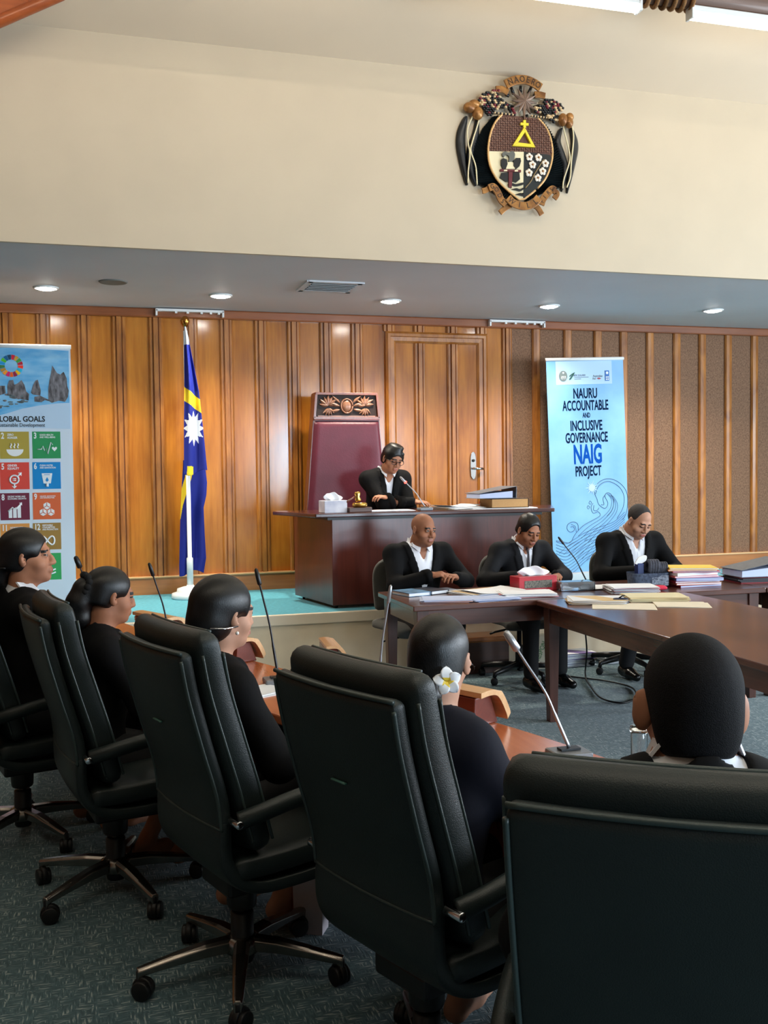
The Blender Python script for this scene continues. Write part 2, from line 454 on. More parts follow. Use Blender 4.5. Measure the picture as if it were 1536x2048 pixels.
MB().lathe([(.0, -.006), (.085, -.006), (.1, -.008), (.108, 0)], (0, 0, 0), 28).build('grille', mat('grey_grille', (120, 118, 112), .7, bump=.5, bscale=300), t)
t = thing('air_vent', 'square air vent with slats set in the soffit', 'vent', (1.84, 7.62, ZS))
f = MB()
for a in (-1, 1): f.box((a * .2, 0, -.006), (.05, .42, .012)); f.box((0, a * .19, -.006), (.42, .05, .012))
f.build('frame', M_soff, t)
for k in range(5): MB().at((0, -.13 + k * .065, -.004), rx=.6).box((0, 0, 0), (.35, .05, .006)).build('slat', mat('vent_grey', (150, 150, 150), .6), t)
for x0, x1, lb in ((.60, 1.19, 'white plastic rail with small runners on the cornice above the flag'), (3.71, 4.29, 'white plastic rail with small runners on the cornice right of the door')):
    t = thing('curtain_rail', lb, 'rail', ((x0 + x1) / 2, YW - .075, 2.985), 0, 'rails on the cornice')
    w = (x1 - x0) / 2
    MB().box((0, 0, -.005), (2 * w, .05, .022)).build('track', M_white, t, bevel=.003)
    for a in (-w + .008, w - .008): MB().box((a, 0, -.03), (.016, .05, .05)).build('end_cap', M_white, t)
    for a in (-.12, -.02, .1, .18, .25): MB().box((a, -.01, -.022), (.02, .02, .018)).build('runner', M_white, t)

# log beam with rope lashing and the fluorescent battens under it
yb, zb = 5.5, 4.485
M_log = wood('log_timber', (74, 50, 38), (116, 84, 66), .6, 'x', 8, .1)
M_rope = mat('coir_rope', (150, 106, 62), .9, var=.4, scale=90, bump=.8, bscale=200)
beam = struct(MB().tube([(-5, yb, zb), (9.4, yb, zb)], .085, 20).build('ceiling_beam', M_log))
rp = MB()
for cx in (3.37, 3.55):
    for k in range(4):
        q = cx - .09 + k * .06
        rp.tube([(q + .025 * math.sin(a * 1.0), yb + .098 * math.sin(a), zb + .098 * math.cos(a)) for a in np.linspace(0, 2 * PI, 25)], .014, 8)
rp.build('rope_lashing', M_rope, beam)
M_tube = mat('tube_glow', (255, 244, 222), .5, emit=10)
tl = ['long fluorescent tube light under the log beam, left of the rope lashing',
      'long fluorescent tube light under the log beam, right of the rope lashing',
      'added unseen fluorescent tube in line with the row, brightening wall and platform']
for i, xx in enumerate((2.67, 4.24, 1.1, -.5, -2.1, 5.8, 7.4)):  # tubes out of view are added to brighten the upper wall and riser
    t = thing('fluorescent_light', tl[min(i, 2)], 'light', (xx, yb - .01, zb - .10), 0, 'fluorescent lights under the log beam' if i < 2 else 'added fluorescent lights out of view')
    MB().box((0, 0, .0), (1.22, .066, .04)).build('housing', M_white, t, bevel=.006)
    MB().tube([(-.6, 0, -.035), (.6, 0, -.035)], .027, 14).build('tube', M_tube, t)
    for a in (-1, 1): MB().box((a * .605, 0, -.022), (.018, .075, .075)).build('end_cap', M_white, t, bevel=.004)
# unseen lamps added above the camera to brighten the foreground
for xx, yy in ((-1.6, .6), (-.2, .6), (1.2, .6), (2.6, .6), (4.2, .6)):
    t = thing('fluorescent_light', 'added unseen fluorescent tube above the camera, brightening the foreground', 'light', (xx, yy, 5.3), 0, 'added fluorescent lights above the camera')
    MB().box((0, 0, .0), (1.22, .066, .04)).build('housing', M_white, t, bevel=.006)
    MB().tube([(-.6, 0, -.035), (.6, 0, -.035)], .027, 14).build('tube', mat('added_tube_glow', (255, 244, 222), .5, emit=36), t)
struct(MB().tube([(-5, .6, 5.42), (9.4, .6, 5.42)], .085, 20).build('ceiling_beam_rear', M_log))

# the timber rafter across the upper left of the wall
rf = MB()
def rafter(px): return 4.27 + .0
a0, a1 = (-1.5, 3.60), (1.6, 5.34)
ux, uz = a1[0] - a0[0], a1[1] - a0[1]; ln = math.hypot(ux, uz); ux /= ln; uz /= ln
poly = [(a0[0], a0[1]), (a1[0], a1[1]), (a1[0] - uz * .5, a1[1] + ux * .5), (a0[0] - uz * .5, a0[1] + ux * .5)]
rf.prism(poly, YS - .26, YS - .18, 'xz')
rr = struct(rf.build('trim_4', wood('rafter_timber', (140, 66, 30), (186, 96, 48), .35, 'x', 5, .3), bevel=.01))
MB().tube([(a0[0], YS - .25, a0[1]), (a1[0], YS - .25, a1[1])], .035, 14).build('rounded_edge', MATS['rafter_timber'], rr)
# ================================================================ sculpting: signed-distance fields meshed with surface nets
def V3(*a): return np.array(a if len(a) > 1 else a[0], dtype=np.float64)
class Field:
    """distance field on a regular grid; primitives are blended in inside their own bounding boxes."""
    def __init__(s, lo, hi, h):
        s.h = h; s.lo = V3(lo); s.n = np.ceil((V3(hi) - s.lo) / h).astype(int) + 1
        s.F = np.full(s.n, 1.0, np.float32)
        s.ax = [s.lo[i] + h * np.arange(s.n[i]) for i in range(3)]
    def win(s, lo, hi, pad):
        a = np.clip(np.floor((lo - pad - s.lo) / s.h).astype(int), 0, s.n); b = np.clip(np.ceil((hi + pad - s.lo) / s.h).astype(int) + 1, 0, s.n)
        if np.any(b <= a): return None
        sl = tuple(slice(a[i], b[i]) for i in range(3))
        X = s.ax[0][sl[0]][:, None, None]; Y = s.ax[1][sl[1]][None, :, None]; Z = s.ax[2][sl[2]][None, None, :]
        return sl, X, Y, Z
    def mix(s, sl, d, k, op):
        a = s.F[sl]; d = d.astype(np.float32)
        if op == '-': d = -d
        if op == '+':
            m = np.minimum(a, d)
            if k > 0: q = np.maximum(k - np.abs(a - d), 0) / k; m = m - q * q * k * .25
        else:
            m = np.maximum(a, d)
            if k > 0: q = np.maximum(k - np.abs(a - d), 0) / k; m = m + q * q * k * .25
        s.F[sl] = m
    def cone(s, a, b, r1, r2, k=.0, op='+'):
        a, b = V3(a), V3(b); rm = max(r1, r2)
        w = s.win(np.minimum(a, b) - rm, np.maximum(a, b) + rm, k + 3 * s.h + .01)
        if w is None: return s
        sl, X, Y, Z = w; ab = b - a; L2 = max(ab @ ab, 1e-9)
        t = np.clip(((X - a[0]) * ab[0] + (Y - a[1]) * ab[1] + (Z - a[2]) * ab[2]) / L2, 0, 1)
        d = np.sqrt((X - a[0] - t * ab[0]) ** 2 + (Y - a[1] - t * ab[1]) ** 2 + (Z - a[2] - t * ab[2]) ** 2) - (r1 + (r2 - r1) * t)
        s.mix(sl, d, k, op); return s
    def chain(s, pts, rs, k=.0, op='+'):
        for i in range(len(pts) - 1): s.cone(pts[i], pts[i + 1], rs[i], rs[i + 1], k, op)
        return s
    def ell(s, c, r, k=.0, op='+', B=None):
        """ellipsoid at c with radii r; B = 3x3 axes (columns) for a turned one."""
        c, r = V3(c), V3(r); rm = r.max() if B is not None else None
        ext = np.full(3, rm) if B is not None else r
        w = s.win(c - ext, c + ext, k + 3 * s.h + .01)
        if w is None: return s
        sl, X, Y, Z = w; x, y, z = X - c[0], Y - c[1], Z - c[2]
        if B is not None:
            B = np.array(B); x, y, z = (x * B[0, i] + y * B[1, i] + z * B[2, i] for i in range(3))
        k0 = np.sqrt((x / r[0]) ** 2 + (y / r[1]) ** 2 + (z / r[2]) ** 2)
        k1 = np.sqrt((x / r[0] ** 2) ** 2 + (y / r[1] ** 2) ** 2 + (z / r[2] ** 2) ** 2) + 1e-9
        s.mix(sl, np.where(k0 < 1e-6, -r.min(), k0 * (k0 - 1) / k1), k, op); return s
    def plane(s, p, n, k=0.0, lo=None, hi=None):
        """remove everything on the side the normal points to."""
        p, n = V3(p), V3(n); n = n / np.linalg.norm(n)
        w = s.win(V3(lo) if lo is not None else s.lo, V3(hi) if hi is not None else s.lo + s.h * s.n, 0)
        if w is None: return s
        sl, X, Y, Z = w
        s.mix(sl, (X - p[0]) * n[0] + (Y - p[1]) * n[1] + (Z - p[2]) * n[2], k, '^'); return s
    def mesh(s):
        F = s.F; ins = F < 0
        c = np.zeros(np.array(F.shape) - 1, np.int8)
        N = c.shape
        for i in (0, 1):
            for j in (0, 1):
                for k in (0, 1): c += ins[i:i + N[0], j:j + N[1], k:k + N[2]]
        act = (c > 0) & (c < 8)
        I, J, K = np.nonzero(act); m = len(I)
        idx = np.full(N, -1, np.int32); idx[I, J, K] = np.arange(m)
        P = np.zeros((m, 3)); cnt = np.zeros(m)
        cs = [(i, j, k) for i in (0, 1) for j in (0, 1) for k in (0, 1)]
        vals = {q: F[I + q[0], J + q[1], K + q[2]] for q in cs}
        for q in cs:
            for ax in range(3):
                if q[ax]: continue
                r = list(q); r[ax] = 1; r = tuple(r)
                a, b = vals[q], vals[r]; x = (a < 0) != (b < 0)
                t = np.where(x, a / np.where(a - b == 0, 1, a - b), 0)
                pt = np.tile(np.array(q, float), (m, 1)); pt[:, ax] += t
                P[x] += pt[x]; cnt[x] += 1
        P /= np.maximum(cnt, 1)[:, None]
        V = s.lo + s.h * (np.stack([I, J, K], 1) + P)
        quads = []
        for ax in range(3):
            sl0 = [slice(None)] * 3; sl1 = [slice(None)] * 3; sl0[ax] = slice(0, -1); sl1[ax] = slice(1, None)
            a = ins[tuple(sl0)]; b = ins[tuple(sl1)]
            e = np.array(np.nonzero(a != b)).T
            u, v = (ax + 1) % 3, (ax + 2) % 3
            ok = (e[:, u] > 0) & (e[:, v] > 0) & (e[:, u] < F.shape[u] - 1) & (e[:, v] < F.shape[v] - 1)
            e = e[ok]; fl = a[e[:, 0], e[:, 1], e[:, 2]]
            def at(du, dv):
                q = e.copy(); q[:, u] -= du; q[:, v] -= dv
                return idx[q[:, 0], q[:, 1], q[:, 2]]
            q = np.stack([at(0, 0), at(1, 0), at(1, 1), at(0, 1)], 1)
            q[~fl] = q[~fl][:, ::-1]
            quads.append(q)
        return V, np.concatenate(quads)[:, ::-1]
    def build(s, name, mats, parent, paint=None, smooth=1):
        V, Q = s.mesh()
        if len(Q) == 0: return None
        good = (Q >= 0).all(1); Q = Q[good]
        for _ in range(smooth):                       # light relaxation of the net
            acc = np.zeros_like(V); n = np.zeros(len(V))
            for a, b in ((0, 1), (1, 2), (2, 3), (3, 0)):
                np.add.at(acc, Q[:, a], V[Q[:, b]]); np.add.at(n, Q[:, a], 1)
                np.add.at(acc, Q[:, b], V[Q[:, a]]); np.add.at(n, Q[:, b], 1)
            V = V * .5 + acc / np.maximum(n, 1)[:, None] * .5
        me = bpy.data.meshes.new(name)
        me.vertices.add(len(V)); me.vertices.foreach_set('co', V.astype(np.float32).ravel())
        me.loops.add(Q.size); me.loops.foreach_set('vertex_index', Q.astype(np.int32).ravel())
        me.polygons.add(len(Q)); me.polygons.foreach_set('loop_start', np.arange(0, Q.size, 4, dtype=np.int32))
        for m in (mats if isinstance(mats, (list, tuple)) else [mats]): me.materials.append(m)
        if paint is not None:
            me.polygons.foreach_set('material_index', paint(V[Q].mean(1)).astype(np.int32))
        me.update(calc_edges=True)
        me.polygons.foreach_set('use_smooth', np.ones(len(Q), bool))
        me.update()
        o = bpy.data.objects.new(name, me); COL.objects.link(o)
        if parent is not None: o.parent = parent
        return o

def rotm(yaw=0, pitch=0, roll=0):
    """head turn: yaw + = to the figure's left, pitch + = down, roll + = tilt to the right."""
    cy, sy, cp, sp, cr, sr = math.cos(yaw), math.sin(yaw), math.cos(-pitch), math.sin(-pitch), math.cos(roll), math.sin(roll)
    Z = np.array([[cy, -sy, 0], [sy, cy, 0], [0, 0, 1]]); X = np.array([[1, 0, 0], [0, cp, -sp], [0, sp, cp]]); Y = np.array([[cr, 0, sr], [0, 1, 0], [-sr, 0, cr]])
    return Z @ X @ Y

def ik(a, b, l1, l2, pole):
    """elbow position between shoulder a and wrist b, bending towards pole."""
    a, b, pole = V3(a), V3(b), V3(pole); d = b - a; L = np.linalg.norm(d)
    if L > (l1 + l2) * .995: b = a + d / L * (l1 + l2) * .995; d = b - a; L = np.linalg.norm(d)
    u = d / L; x = (L * L + l1 * l1 - l2 * l2) / (2 * L); hh = math.sqrt(max(l1 * l1 - x * x, 0))
    p = pole - u * (pole @ u); p = p / np.linalg.norm(p)
    return a + u * x + p * hh, b

def hand_prims(F, w, fdir, nrm, side, curl=.5, spread=.08, s=1.0, thumb=.35, g=0.0):
    """palm, four jointed fingers of unequal length, thumb from the side of the palm. side=+1: thumb towards +x of (dir, normal) frame."""
    y = V3(fdir); y = y / np.linalg.norm(y); z = V3(nrm); z = z - y * (y @ z); z /= np.linalg.norm(z); x = np.cross(y, z) * side
    P = lambda a, b, c: V3(w) + (x * a + y * b + z * c) * s
    F.cone(V3(w) - y * .03, P(0, .01, 0), .026 * s, .026 * s, .012)
    B = np.stack([x, y, z], 1)
    F.ell(P(0, .045, 0), np.array([.042, .052, .017]) * s, .014, '+', B)
    for i, (ox, ln, r) in enumerate(((.030, .072, .0092), (.010, .080, .0095), (-.010, .075, .0092), (-.029, .060, .0082))):
        c = curl[i] if hasattr(curl, '__len__') else curl
        a = (1.5 - i) * spread; base = V3(ox, .082 - abs(1.2 - i) * .005, .002); ang = 0; p = base
        pts = [P(*(base * V3(1, .75, 1)))]; rs = [r * s]
        for j, (fr, bend) in enumerate(((.46, c * .8), (.30, c * 1.15), (.24, c * .8))):
            ang += bend
            p = p + V3(math.sin(a) * math.cos(ang), math.cos(a) * math.cos(ang), -math.sin(ang)) * ln * fr * 1.0
            if j == 0: pts.append(P(*base)); rs.append(r * s)
            pts.append(P(*p)); rs.append((r - .0008 * (j + 1)) * s)
        F.chain(pts, rs, .004)
    t0 = V3(.026, .018, -.004); t1 = V3(.046, .045, -.010); t2 = V3(.046 + .02 * (1 - thumb), .072, -.016 - .014 * thumb); t3 = V3(.044 + .026 * (1 - thumb * 1.4), .097, -.02 - .03 * thumb)
    F.chain([P(*t0), P(*t1), P(*t2), P(*t3)], [.015 * s, .0135 * s, .0105 * s, .0085 * s], .008)

def head_frame(c, M):
    return lambda a, b, e: V3(c) + M @ V3(a, b, e)

def head_prims(F, H, M, s=1.0, fat=0.0, age=0, ears=1.0, stick=1.0):
    p = lambda a, b, c: H(a * s, b * s, c * s)
    E = lambda c, r, k=.02, op='+', B=None: F.ell(p(*c), V3(r) * s, k, op, M if B is None else M @ B)
    E((0, -.014, .032), (.075, .097, .086), 0)
    E((0, .024, -.03), (.061 + fat, .064, .086))
    E((0, .038, -.078), (.044 + fat * 1.6, .044 + fat, .036), .03)
    E((0, .070, -.098), (.020, .018, .016), .02)
    for q in (-1, 1):
        E((q * .039, .052, -.036), (.027 + fat, .028, .026), .02)
        E((q * .031, .097, .002), (.021, .021, .014), .012, '-')
        E((q * .031, .0765, .0), (.0165, .0145, .0125), .004)
    F.cone(p(-.036, .078, .021), p(.036, .078, .021), .012 * s, .012 * s, .014)
    F.chain([p(0, .086, .010), p(0, .099, -.015), p(0, .1055, -.034)], [.0075 * s, .0095 * s, .0130 * s], .010)
    for q in (-1, 1): F.ell(p(q * .0145, .095, -.038), V3(.010, .011, .009) * s, .007, '+', M)
    E((0, .088, -.066), (.022, .012, .014), .01)
    F.cone(p(-.019, .0935, -.0615), p(.019, .0935, -.0615), .005 * s, .005 * s, .005)
    F.cone(p(-.017, .0935, -.0715), p(.017, .0935, -.0715), .006 * s, .006 * s, .005)
    F.cone(p(-.024, .1005, -.0665), p(.024, .1005, -.0665), .0022 * s, .0022 * s, .003, '-')
    for q in (-1, 1):
        a = .42 * stick
        B = np.array([[math.cos(a), q * math.sin(a), 0], [-q * math.sin(a), math.cos(a), 0], [0, 0, 1]])
        E((q * .081, -.008, -.008), (.0105 * ears, .020 * ears, .033 * ears), .006, '+', B)
        E((q * .086, .002, -.004), (.006, .010, .019), .004, '-', B)

def face_paint(H, M, c, s, lips=True, closed=False, brow=True, stub=False):
    """material slots: 0 skin, 1 lips, 2 brow/lash, 3 eye white, 4 iris, 5 stubble"""
    Mi = M.T; c = V3(c)
    def f(C):
        q = (C - c) @ Mi.T / s
        x, y, z = np.abs(q[:, 0]), q[:, 1], q[:, 2]
        o = np.zeros(len(C), int)
        front = y > .055
        if stub:
            o[front & (z < -.045) & (z > -.115) & (y > .05)] = 5
        if lips: o[front & (y > .082) & (x < .023) & (np.abs(z + .0665) < .0085 * (1 - (x / .026) ** 2) + .001)] = 1
        if brow: o[front & (x > .012) & (x < .048) & (np.abs(z - .0215 + (x - .03) ** 2 * 8) < .0050)] = 2
        ex, ez = (x - .031) / .0130, z / .0052
        if closed: o[front & (np.abs(x - .031) < .0165) & (np.abs(z + .0055 - (x - .031) ** 2 * 14) < .0040)] = 2
        else:
            e = front & (ex ** 2 + ez ** 2 < 1); o[e] = 3
            o[front & (ex ** 2 + ez ** 2 < 1.9) & (z > .001) & ~e] = 2
            o[e & ((x - .031) ** 2 + z ** 2 < .0058 ** 2)] = 4
        return o
    return f

M_hair = mat('black_hair', (9, 8, 9), .38, var=.5, scale=60, bump=.22, bscale=150, stretch=(1, 6, 1), spec=.5)
M_buzz = mat('cropped_hair', (15, 14, 17), .8, var=.6, scale=260, bump=.5, bscale=500, spec=.2)
M_jacket = mat('black_suiting', (9, 9, 11), .85, spec=.2, bump=.25, bscale=30)
M_jacket2 = mat('charcoal_suiting', (17, 18, 22), .8, spec=.25, bump=.25, bscale=30)
M_navy = mat('navy_suiting', (15, 16, 27), .85, spec=.25, bump=.25, bscale=26)
M_trous = mat('black_trousers', (14, 14, 17), .85)
M_shirt = mat('white_shirt', (226, 228, 236), .7, bump=.2, bscale=22)
M_shoe = mat('black_shoe', (14, 13, 13), .25)
M_lash = mat('dark_lash', (18, 13, 12), .6)
M_eyew = mat('eye_white', (150, 140, 132), .3)
M_iris = mat('dark_iris', (26, 16, 12), .15)
def skin_set(n, c, lip, stub):
    return [mat('skin_' + n, c, .55, var=.12, scale=18, spec=.3), mat('lip_' + n, lip, .4), M_lash, M_eyew, M_iris, mat('stubble_' + n, stub, .55)]
SKIN = {'a': skin_set('umber', (146, 98, 74), (134, 78, 66), (134, 90, 68)),
        'b': skin_set('bronze', (158, 106, 80), (146, 86, 74), (144, 96, 72)),
        'c': skin_set('fair', (186, 140, 116), (168, 102, 94), (168, 126, 104)),
        'd': skin_set('tan', (170, 118, 92), (156, 94, 82), (120, 84, 66))}

class Person:
    """A seated figure. Local frame: +y is where the chest faces, x to the figure's right, floor at z=0 below the hips."""
    def __init__(s, label, loc, face, hz=.55, lean=0, sc=1.0, skin='a', head=(0, 0, 0), group=None, headfwd=.03, sh_w=.185, fat=0.0, neck=.10, sr=.062):
        s.root = thing('person', label, 'person', loc, facing(*face), group)
        s.sc, s.skin, s.fat = sc, SKIN[skin], fat
        q = sc
        s.hip = V3(0, 0, hz); ca, sa = math.cos(lean), math.sin(lean)
        B = lambda x, y, z: s.hip + V3(x * q, (y * ca + z * sa) * q, (z * ca - y * sa) * q)
        s.B = B
        s.hipL, s.hipR = V3(-.095 * q, .0, hz), V3(.095 * q, .0, hz)
        s.waist, s.chest, s.neckb = B(0, 0, .19), B(0, .012, .35), B(0, -.012, .50)
        s.shR, s.shL = B(sh_w, .0, .455), B(-sh_w, .0, .455)
        s.M = rotm(*[R(a) for a in head])
        npos = s.neckb + V3(0, headfwd + sa * .05, neck * 1.0 * q)
        s.hc = npos + s.M @ V3(0, .022 * q, .075 * q); s.npos = npos
        s.H = head_frame(s.hc, s.M)
        s.arms = {}; s.sr = sr
        s.legs = {}
    def arm(s, side, wrist, pole=(0, -.3, -1), fdir=(0, 1, -.1), nrm=(0, 0, 1), curl=.45, spread=.08, thumb=.35, l1=.285, l2=.25, show=True):
        a = s.shR if side == 'R' else s.shL
        e, w = ik(a, wrist, l1 * s.sc, l2 * s.sc, pole)
        s.arms[side] = (a, e, w, fdir, nrm, curl, spread, thumb, show, -1 if side == 'R' else 1)
    def leg(s, side, ankle, knee=None, toe=(0, 1)):
        h = s.hipR if side == 'R' else s.hipL
        if knee is None: knee, _ = ik(h, ankle, .42 * s.sc, .41 * s.sc, (0, .6, 1))
        s.legs[side] = (h, V3(knee), V3(ankle), toe)
    def bounds(s, pad=.16):
        pts = [s.hip, s.neckb, s.hc + V3(0, 0, .02), s.shR, s.shL]
        for a in s.arms.values(): pts += [a[0], a[1], a[2] + V3(a[3]) / np.linalg.norm(V3(a[3])) * .1]
        for l in s.legs.values(): pts += [l[0], l[1], l[2] + V3(l[3][0], l[3][1], 0) * .13]
        p = np.array(pts); return p.min(0) - pad, p.max(0) + pad
    def torso(s, F, g=0.0, k=.08, hips=True):
        q = s.sc; f = s.fat
        if hips:
            F.ell(s.hip + V3(0, -.01, .0), (.165 * q + f + g, .115 * q + f + g, .105 * q + g), k)
        F.ell(s.waist, (.138 * q + f * 1.4 + g, .100 * q + f * 1.4 + g, .15 * q), k)
        F.ell(s.chest, (.158 * q + f + g, .108 * q + f + g, .165 * q + g), k)
        F.cone(s.shL, s.shR, s.sr * q + g, s.sr * q + g, k)
        F.cone(s.B(-.07, -.012, .48), s.B(.07, -.012, .48), .052 * q + g * .6, .052 * q + g * .6, .06)
    def sleeve(s, F, a, g, k=.04, stop=1.0):
        sh, e, w = a[:3]; q = s.sc
        w2 = e + (w - e) * stop
        F.cone(sh, e, (s.sr - .010) * q + g, .042 * q + g, k); F.cone(e, w2, .042 * q + g, .031 * q + g * .9, .03)
    def body(s, h=.006, closed=False, lips=True, stub=False, foot='shoe', ears=1.0, stick=1.0, brow=True):
        lo, hi = s.bounds(); lo[2] = max(lo[2], -.01)
        F = Field(lo, hi, h); q = s.sc
        s.torso(F, -.012)
        for a in s.arms.values():
            s.sleeve(F, a, -.010)
            if a[8]: hand_prims(F, a[2] + (a[2] - a[1]) / np.linalg.norm(a[2] - a[1]) * .02, a[3], a[4], a[9], a[5], a[6], q, a[7])
        for hp, kn, an, toe in s.legs.values():
            F.chain([hp, kn, an], [.078 * q, .052 * q, .036 * q], .03)
            t = V3(toe[0], toe[1], 0); t /= np.linalg.norm(t)
            zz = an[2] - .06
            F.cone(an, an - V3(0, 0, .045) - t * .03, .035 * q, .034 * q, .02)
            F.chain([an - V3(0, 0, .045) - t * .03, an + t * .07 - V3(0, 0, .048), an + t * .145 - V3(0, 0, .058)], [.034 * q, .033 * q, .02 * q], .02)
        F.chain([s.neckb - V3(0, 0, .04), s.npos, s.H(0, -.018 * q, -.055 * q)], [.062 * q + s.fat * .4, .055 * q + s.fat * .4, .052 * q + s.fat * .5], .04)
        head_prims(F, s.H, s.M, q, s.fat * .35, ears=ears, stick=stick)
        s.face = face_paint(s.H, s.M, s.hc, q, lips, closed, brow, stub)
        b = F.build('body', s.skin, s.root, s.face)
        return b
    def jacket(s, m, h=.008, vee=.34, vw=.075, lapel=True, g=.012, open_=True, collar=True, cuff=.99, hem=None):
        lo, hi = s.bounds(); F = Field(lo, hi, h); q = s.sc
        s.torso(F, g)
        for a in s.arms.values(): s.sleeve(F, a, g + .004, stop=cuff)
        F.chain([s.neckb + V3(0, -.012, -.02), s.neckb + V3(0, -.008, .03 * q)], [.07 * q + s.fat * .5 + g * .3, .062 * q + s.fat * .5], .03)
        # neck opening and front V
        nb = s.neckb
        F.cone(nb + V3(0, .02, .03), nb + V3(0, .03, .16), .058 * q + s.fat * .5, .07 * q + s.fat * .5, .0, '-')
        if open_:
            X, Y, Z = F.ax[0][:, None, None], F.ax[1][None, :, None], F.ax[2][None, None, :]
            top = nb + V3(0, .03, .05); bot = s.B(0, .13, .50 - vee)
            t = np.clip((Z - bot[2]) / (top[2] - bot[2]), 0, 1.2)
            yc = bot[1] + (top[1] - bot[1]) * t
            d = np.maximum(np.abs(X) - vw * q * t, np.maximum(bot[2] - Z, (yc - .085) - Y))
            sl = tuple(slice(0, n) for n in F.n)
            if lapel:
                G = F.F.copy() - .008
                ld = np.maximum(np.abs(np.abs(X) - (vw * q * t + .030)) - .030 * np.where(t > .66, .62, np.clip(.35 + t * 1.1, .2, 1.05)), np.maximum(bot[2] - Z, (yc - .085) - Y)).astype(np.float32)
                ld = np.maximum(ld, (Z - (top[2] - .02)).astype(np.float32))
                F.F = np.minimum(F.F, np.maximum(G, ld))
            F.mix(sl, d, .004, '-')
        if hem is not None: F.plane((0, 0, hem), (0, 0, -1))
        return F.build('jacket', m, s.root)
    def shirt(s, m, h=.008, tie=None, collar=True, open_=True):
        q = s.sc; lo, hi = s.bounds(); F = Field(lo, hi, h)
        s.torso(F, .000, hips=False)
        nb = s.neckb
        F.chain([nb + V3(0, .0, -.02), nb + V3(0, .018, .045 * q)], [.072 * q + s.fat * .5, .060 * q + s.fat * .5], .02)
        F.cone(nb + V3(0, .03, .03), nb + V3(0, .05, .16), .054 * q + s.fat * .5, .06 * q + s.fat * .5, .0, '-')
        if open_: F.cone(nb + V3(0, .06, .06), s.B(0, .14, .40), .05, .005, .0, '-')
        F.plane((0, 0, s.waist[2] - .06), (0, 0, -1))
        o = F.build('shirt', m, s.root)
        if collar:
            mb = MB()
            for sd in (-1, 1):
                f = lambda a, b, c: tuple(nb + V3(sd * a, b, c) * V3(q, q, q))
                P = [f(.060 + s.fat * .5, -.02, .072), f(.056 + s.fat * .5, .046, .060), f(.014, .086 + s.fat * .6, .022), f(.036, .110 + s.fat * .7, -.030), f(.066 + s.fat * .6, .082, .010), f(.080 + s.fat * .6, .0, .036)]
                n = len(P); off = [tuple(V3(p) + V3(sd * .004, .006, .002)) for p in P]
                mb.add(P + off, [tuple(range(n)), tuple(range(n, 2 * n))[::-1]] + [(i, (i + 1) % n, n + (i + 1) % n, n + i) for i in range(n)])
            mb.build('collar', m, s.root)
        for k_, a in s.arms.items():
            e, w = a[1], a[2]; u = (w - e) / np.linalg.norm(w - e)
            MB().tube([tuple(w - u * .02), tuple(w + u * .016)], [.034 * q, .034 * q], 14).build('cuff', m, s.root)
        return o
    def trousers(s, m, h=.010, stop=.93):
        lo, hi = s.bounds(); lo[2] = max(lo[2], -.01); hi[2] = s.hip[2] + .25; F = Field(lo, hi, h); q = s.sc
        F.ell(s.hip + V3(0, -.01, -.01), (.175 * q + s.fat, .125 * q + s.fat, .11 * q), .05)
        for hp, kn, an, toe in s.legs.values():
            F.chain([hp, kn, kn + (an - kn) * stop], [.090 * q + s.fat * .4, .066 * q, .056 * q], .03)
        return F.build('trousers', m, s.root)
    def shoes(s, m, h=.007):
        for hp, kn, an, toe in s.legs.values():
            t = V3(toe[0], toe[1], 0); t /= np.linalg.norm(t); q = s.sc
            F = Field(an - .22, an + .22, h)
            F.chain([an - V3(0, 0, .035) - t * .03, an + t * .07 - V3(0, 0, .045), an + t * .16 - V3(0, 0, .055)], [.046, .043, .030], .02)
            F.plane((0, 0, an[2] - .085), (0, 0, -1)); F.plane(an + V3(0, 0, .012), (0, 0, 1))
            F.build('shoe', m, s.root)
    def hairmesh(s, m, fn, h=.006, name='hair', pad=.26):
        F = Field(s.hc - pad, s.hc + pad, h); q = s.sc
        H = lambda a, b, c: s.H(a * q, b * q, c * q)
        def E(c, r, k=.01, op='+'): F.ell(H(*c), V3(r) * q, k, op, s.M)
        fn(F, H, E, q)
        return F.build(name, m, s.root, None, 1)
def cap_hair(F, H, E, q, thick=.009, face=(0, .098, -.035), fr=(.066, .062, .088), nape=-.075, side=True):
    E((0, -.020, .034), (.077 + thick, .098 + thick, .088 + thick), 0)
    E((0, -.055, -.03), (.066 + thick, .058 + thick, .07), .03)
    E(face, fr, .022, '-')
    for sd in (-1, 1): E((sd * .095, .034, -.050), (.045, .056, .062), .012, '-')
    F.plane(H(0, 0, nape), H(0, -.25, nape - 1) - H(0, 0, nape), .01)
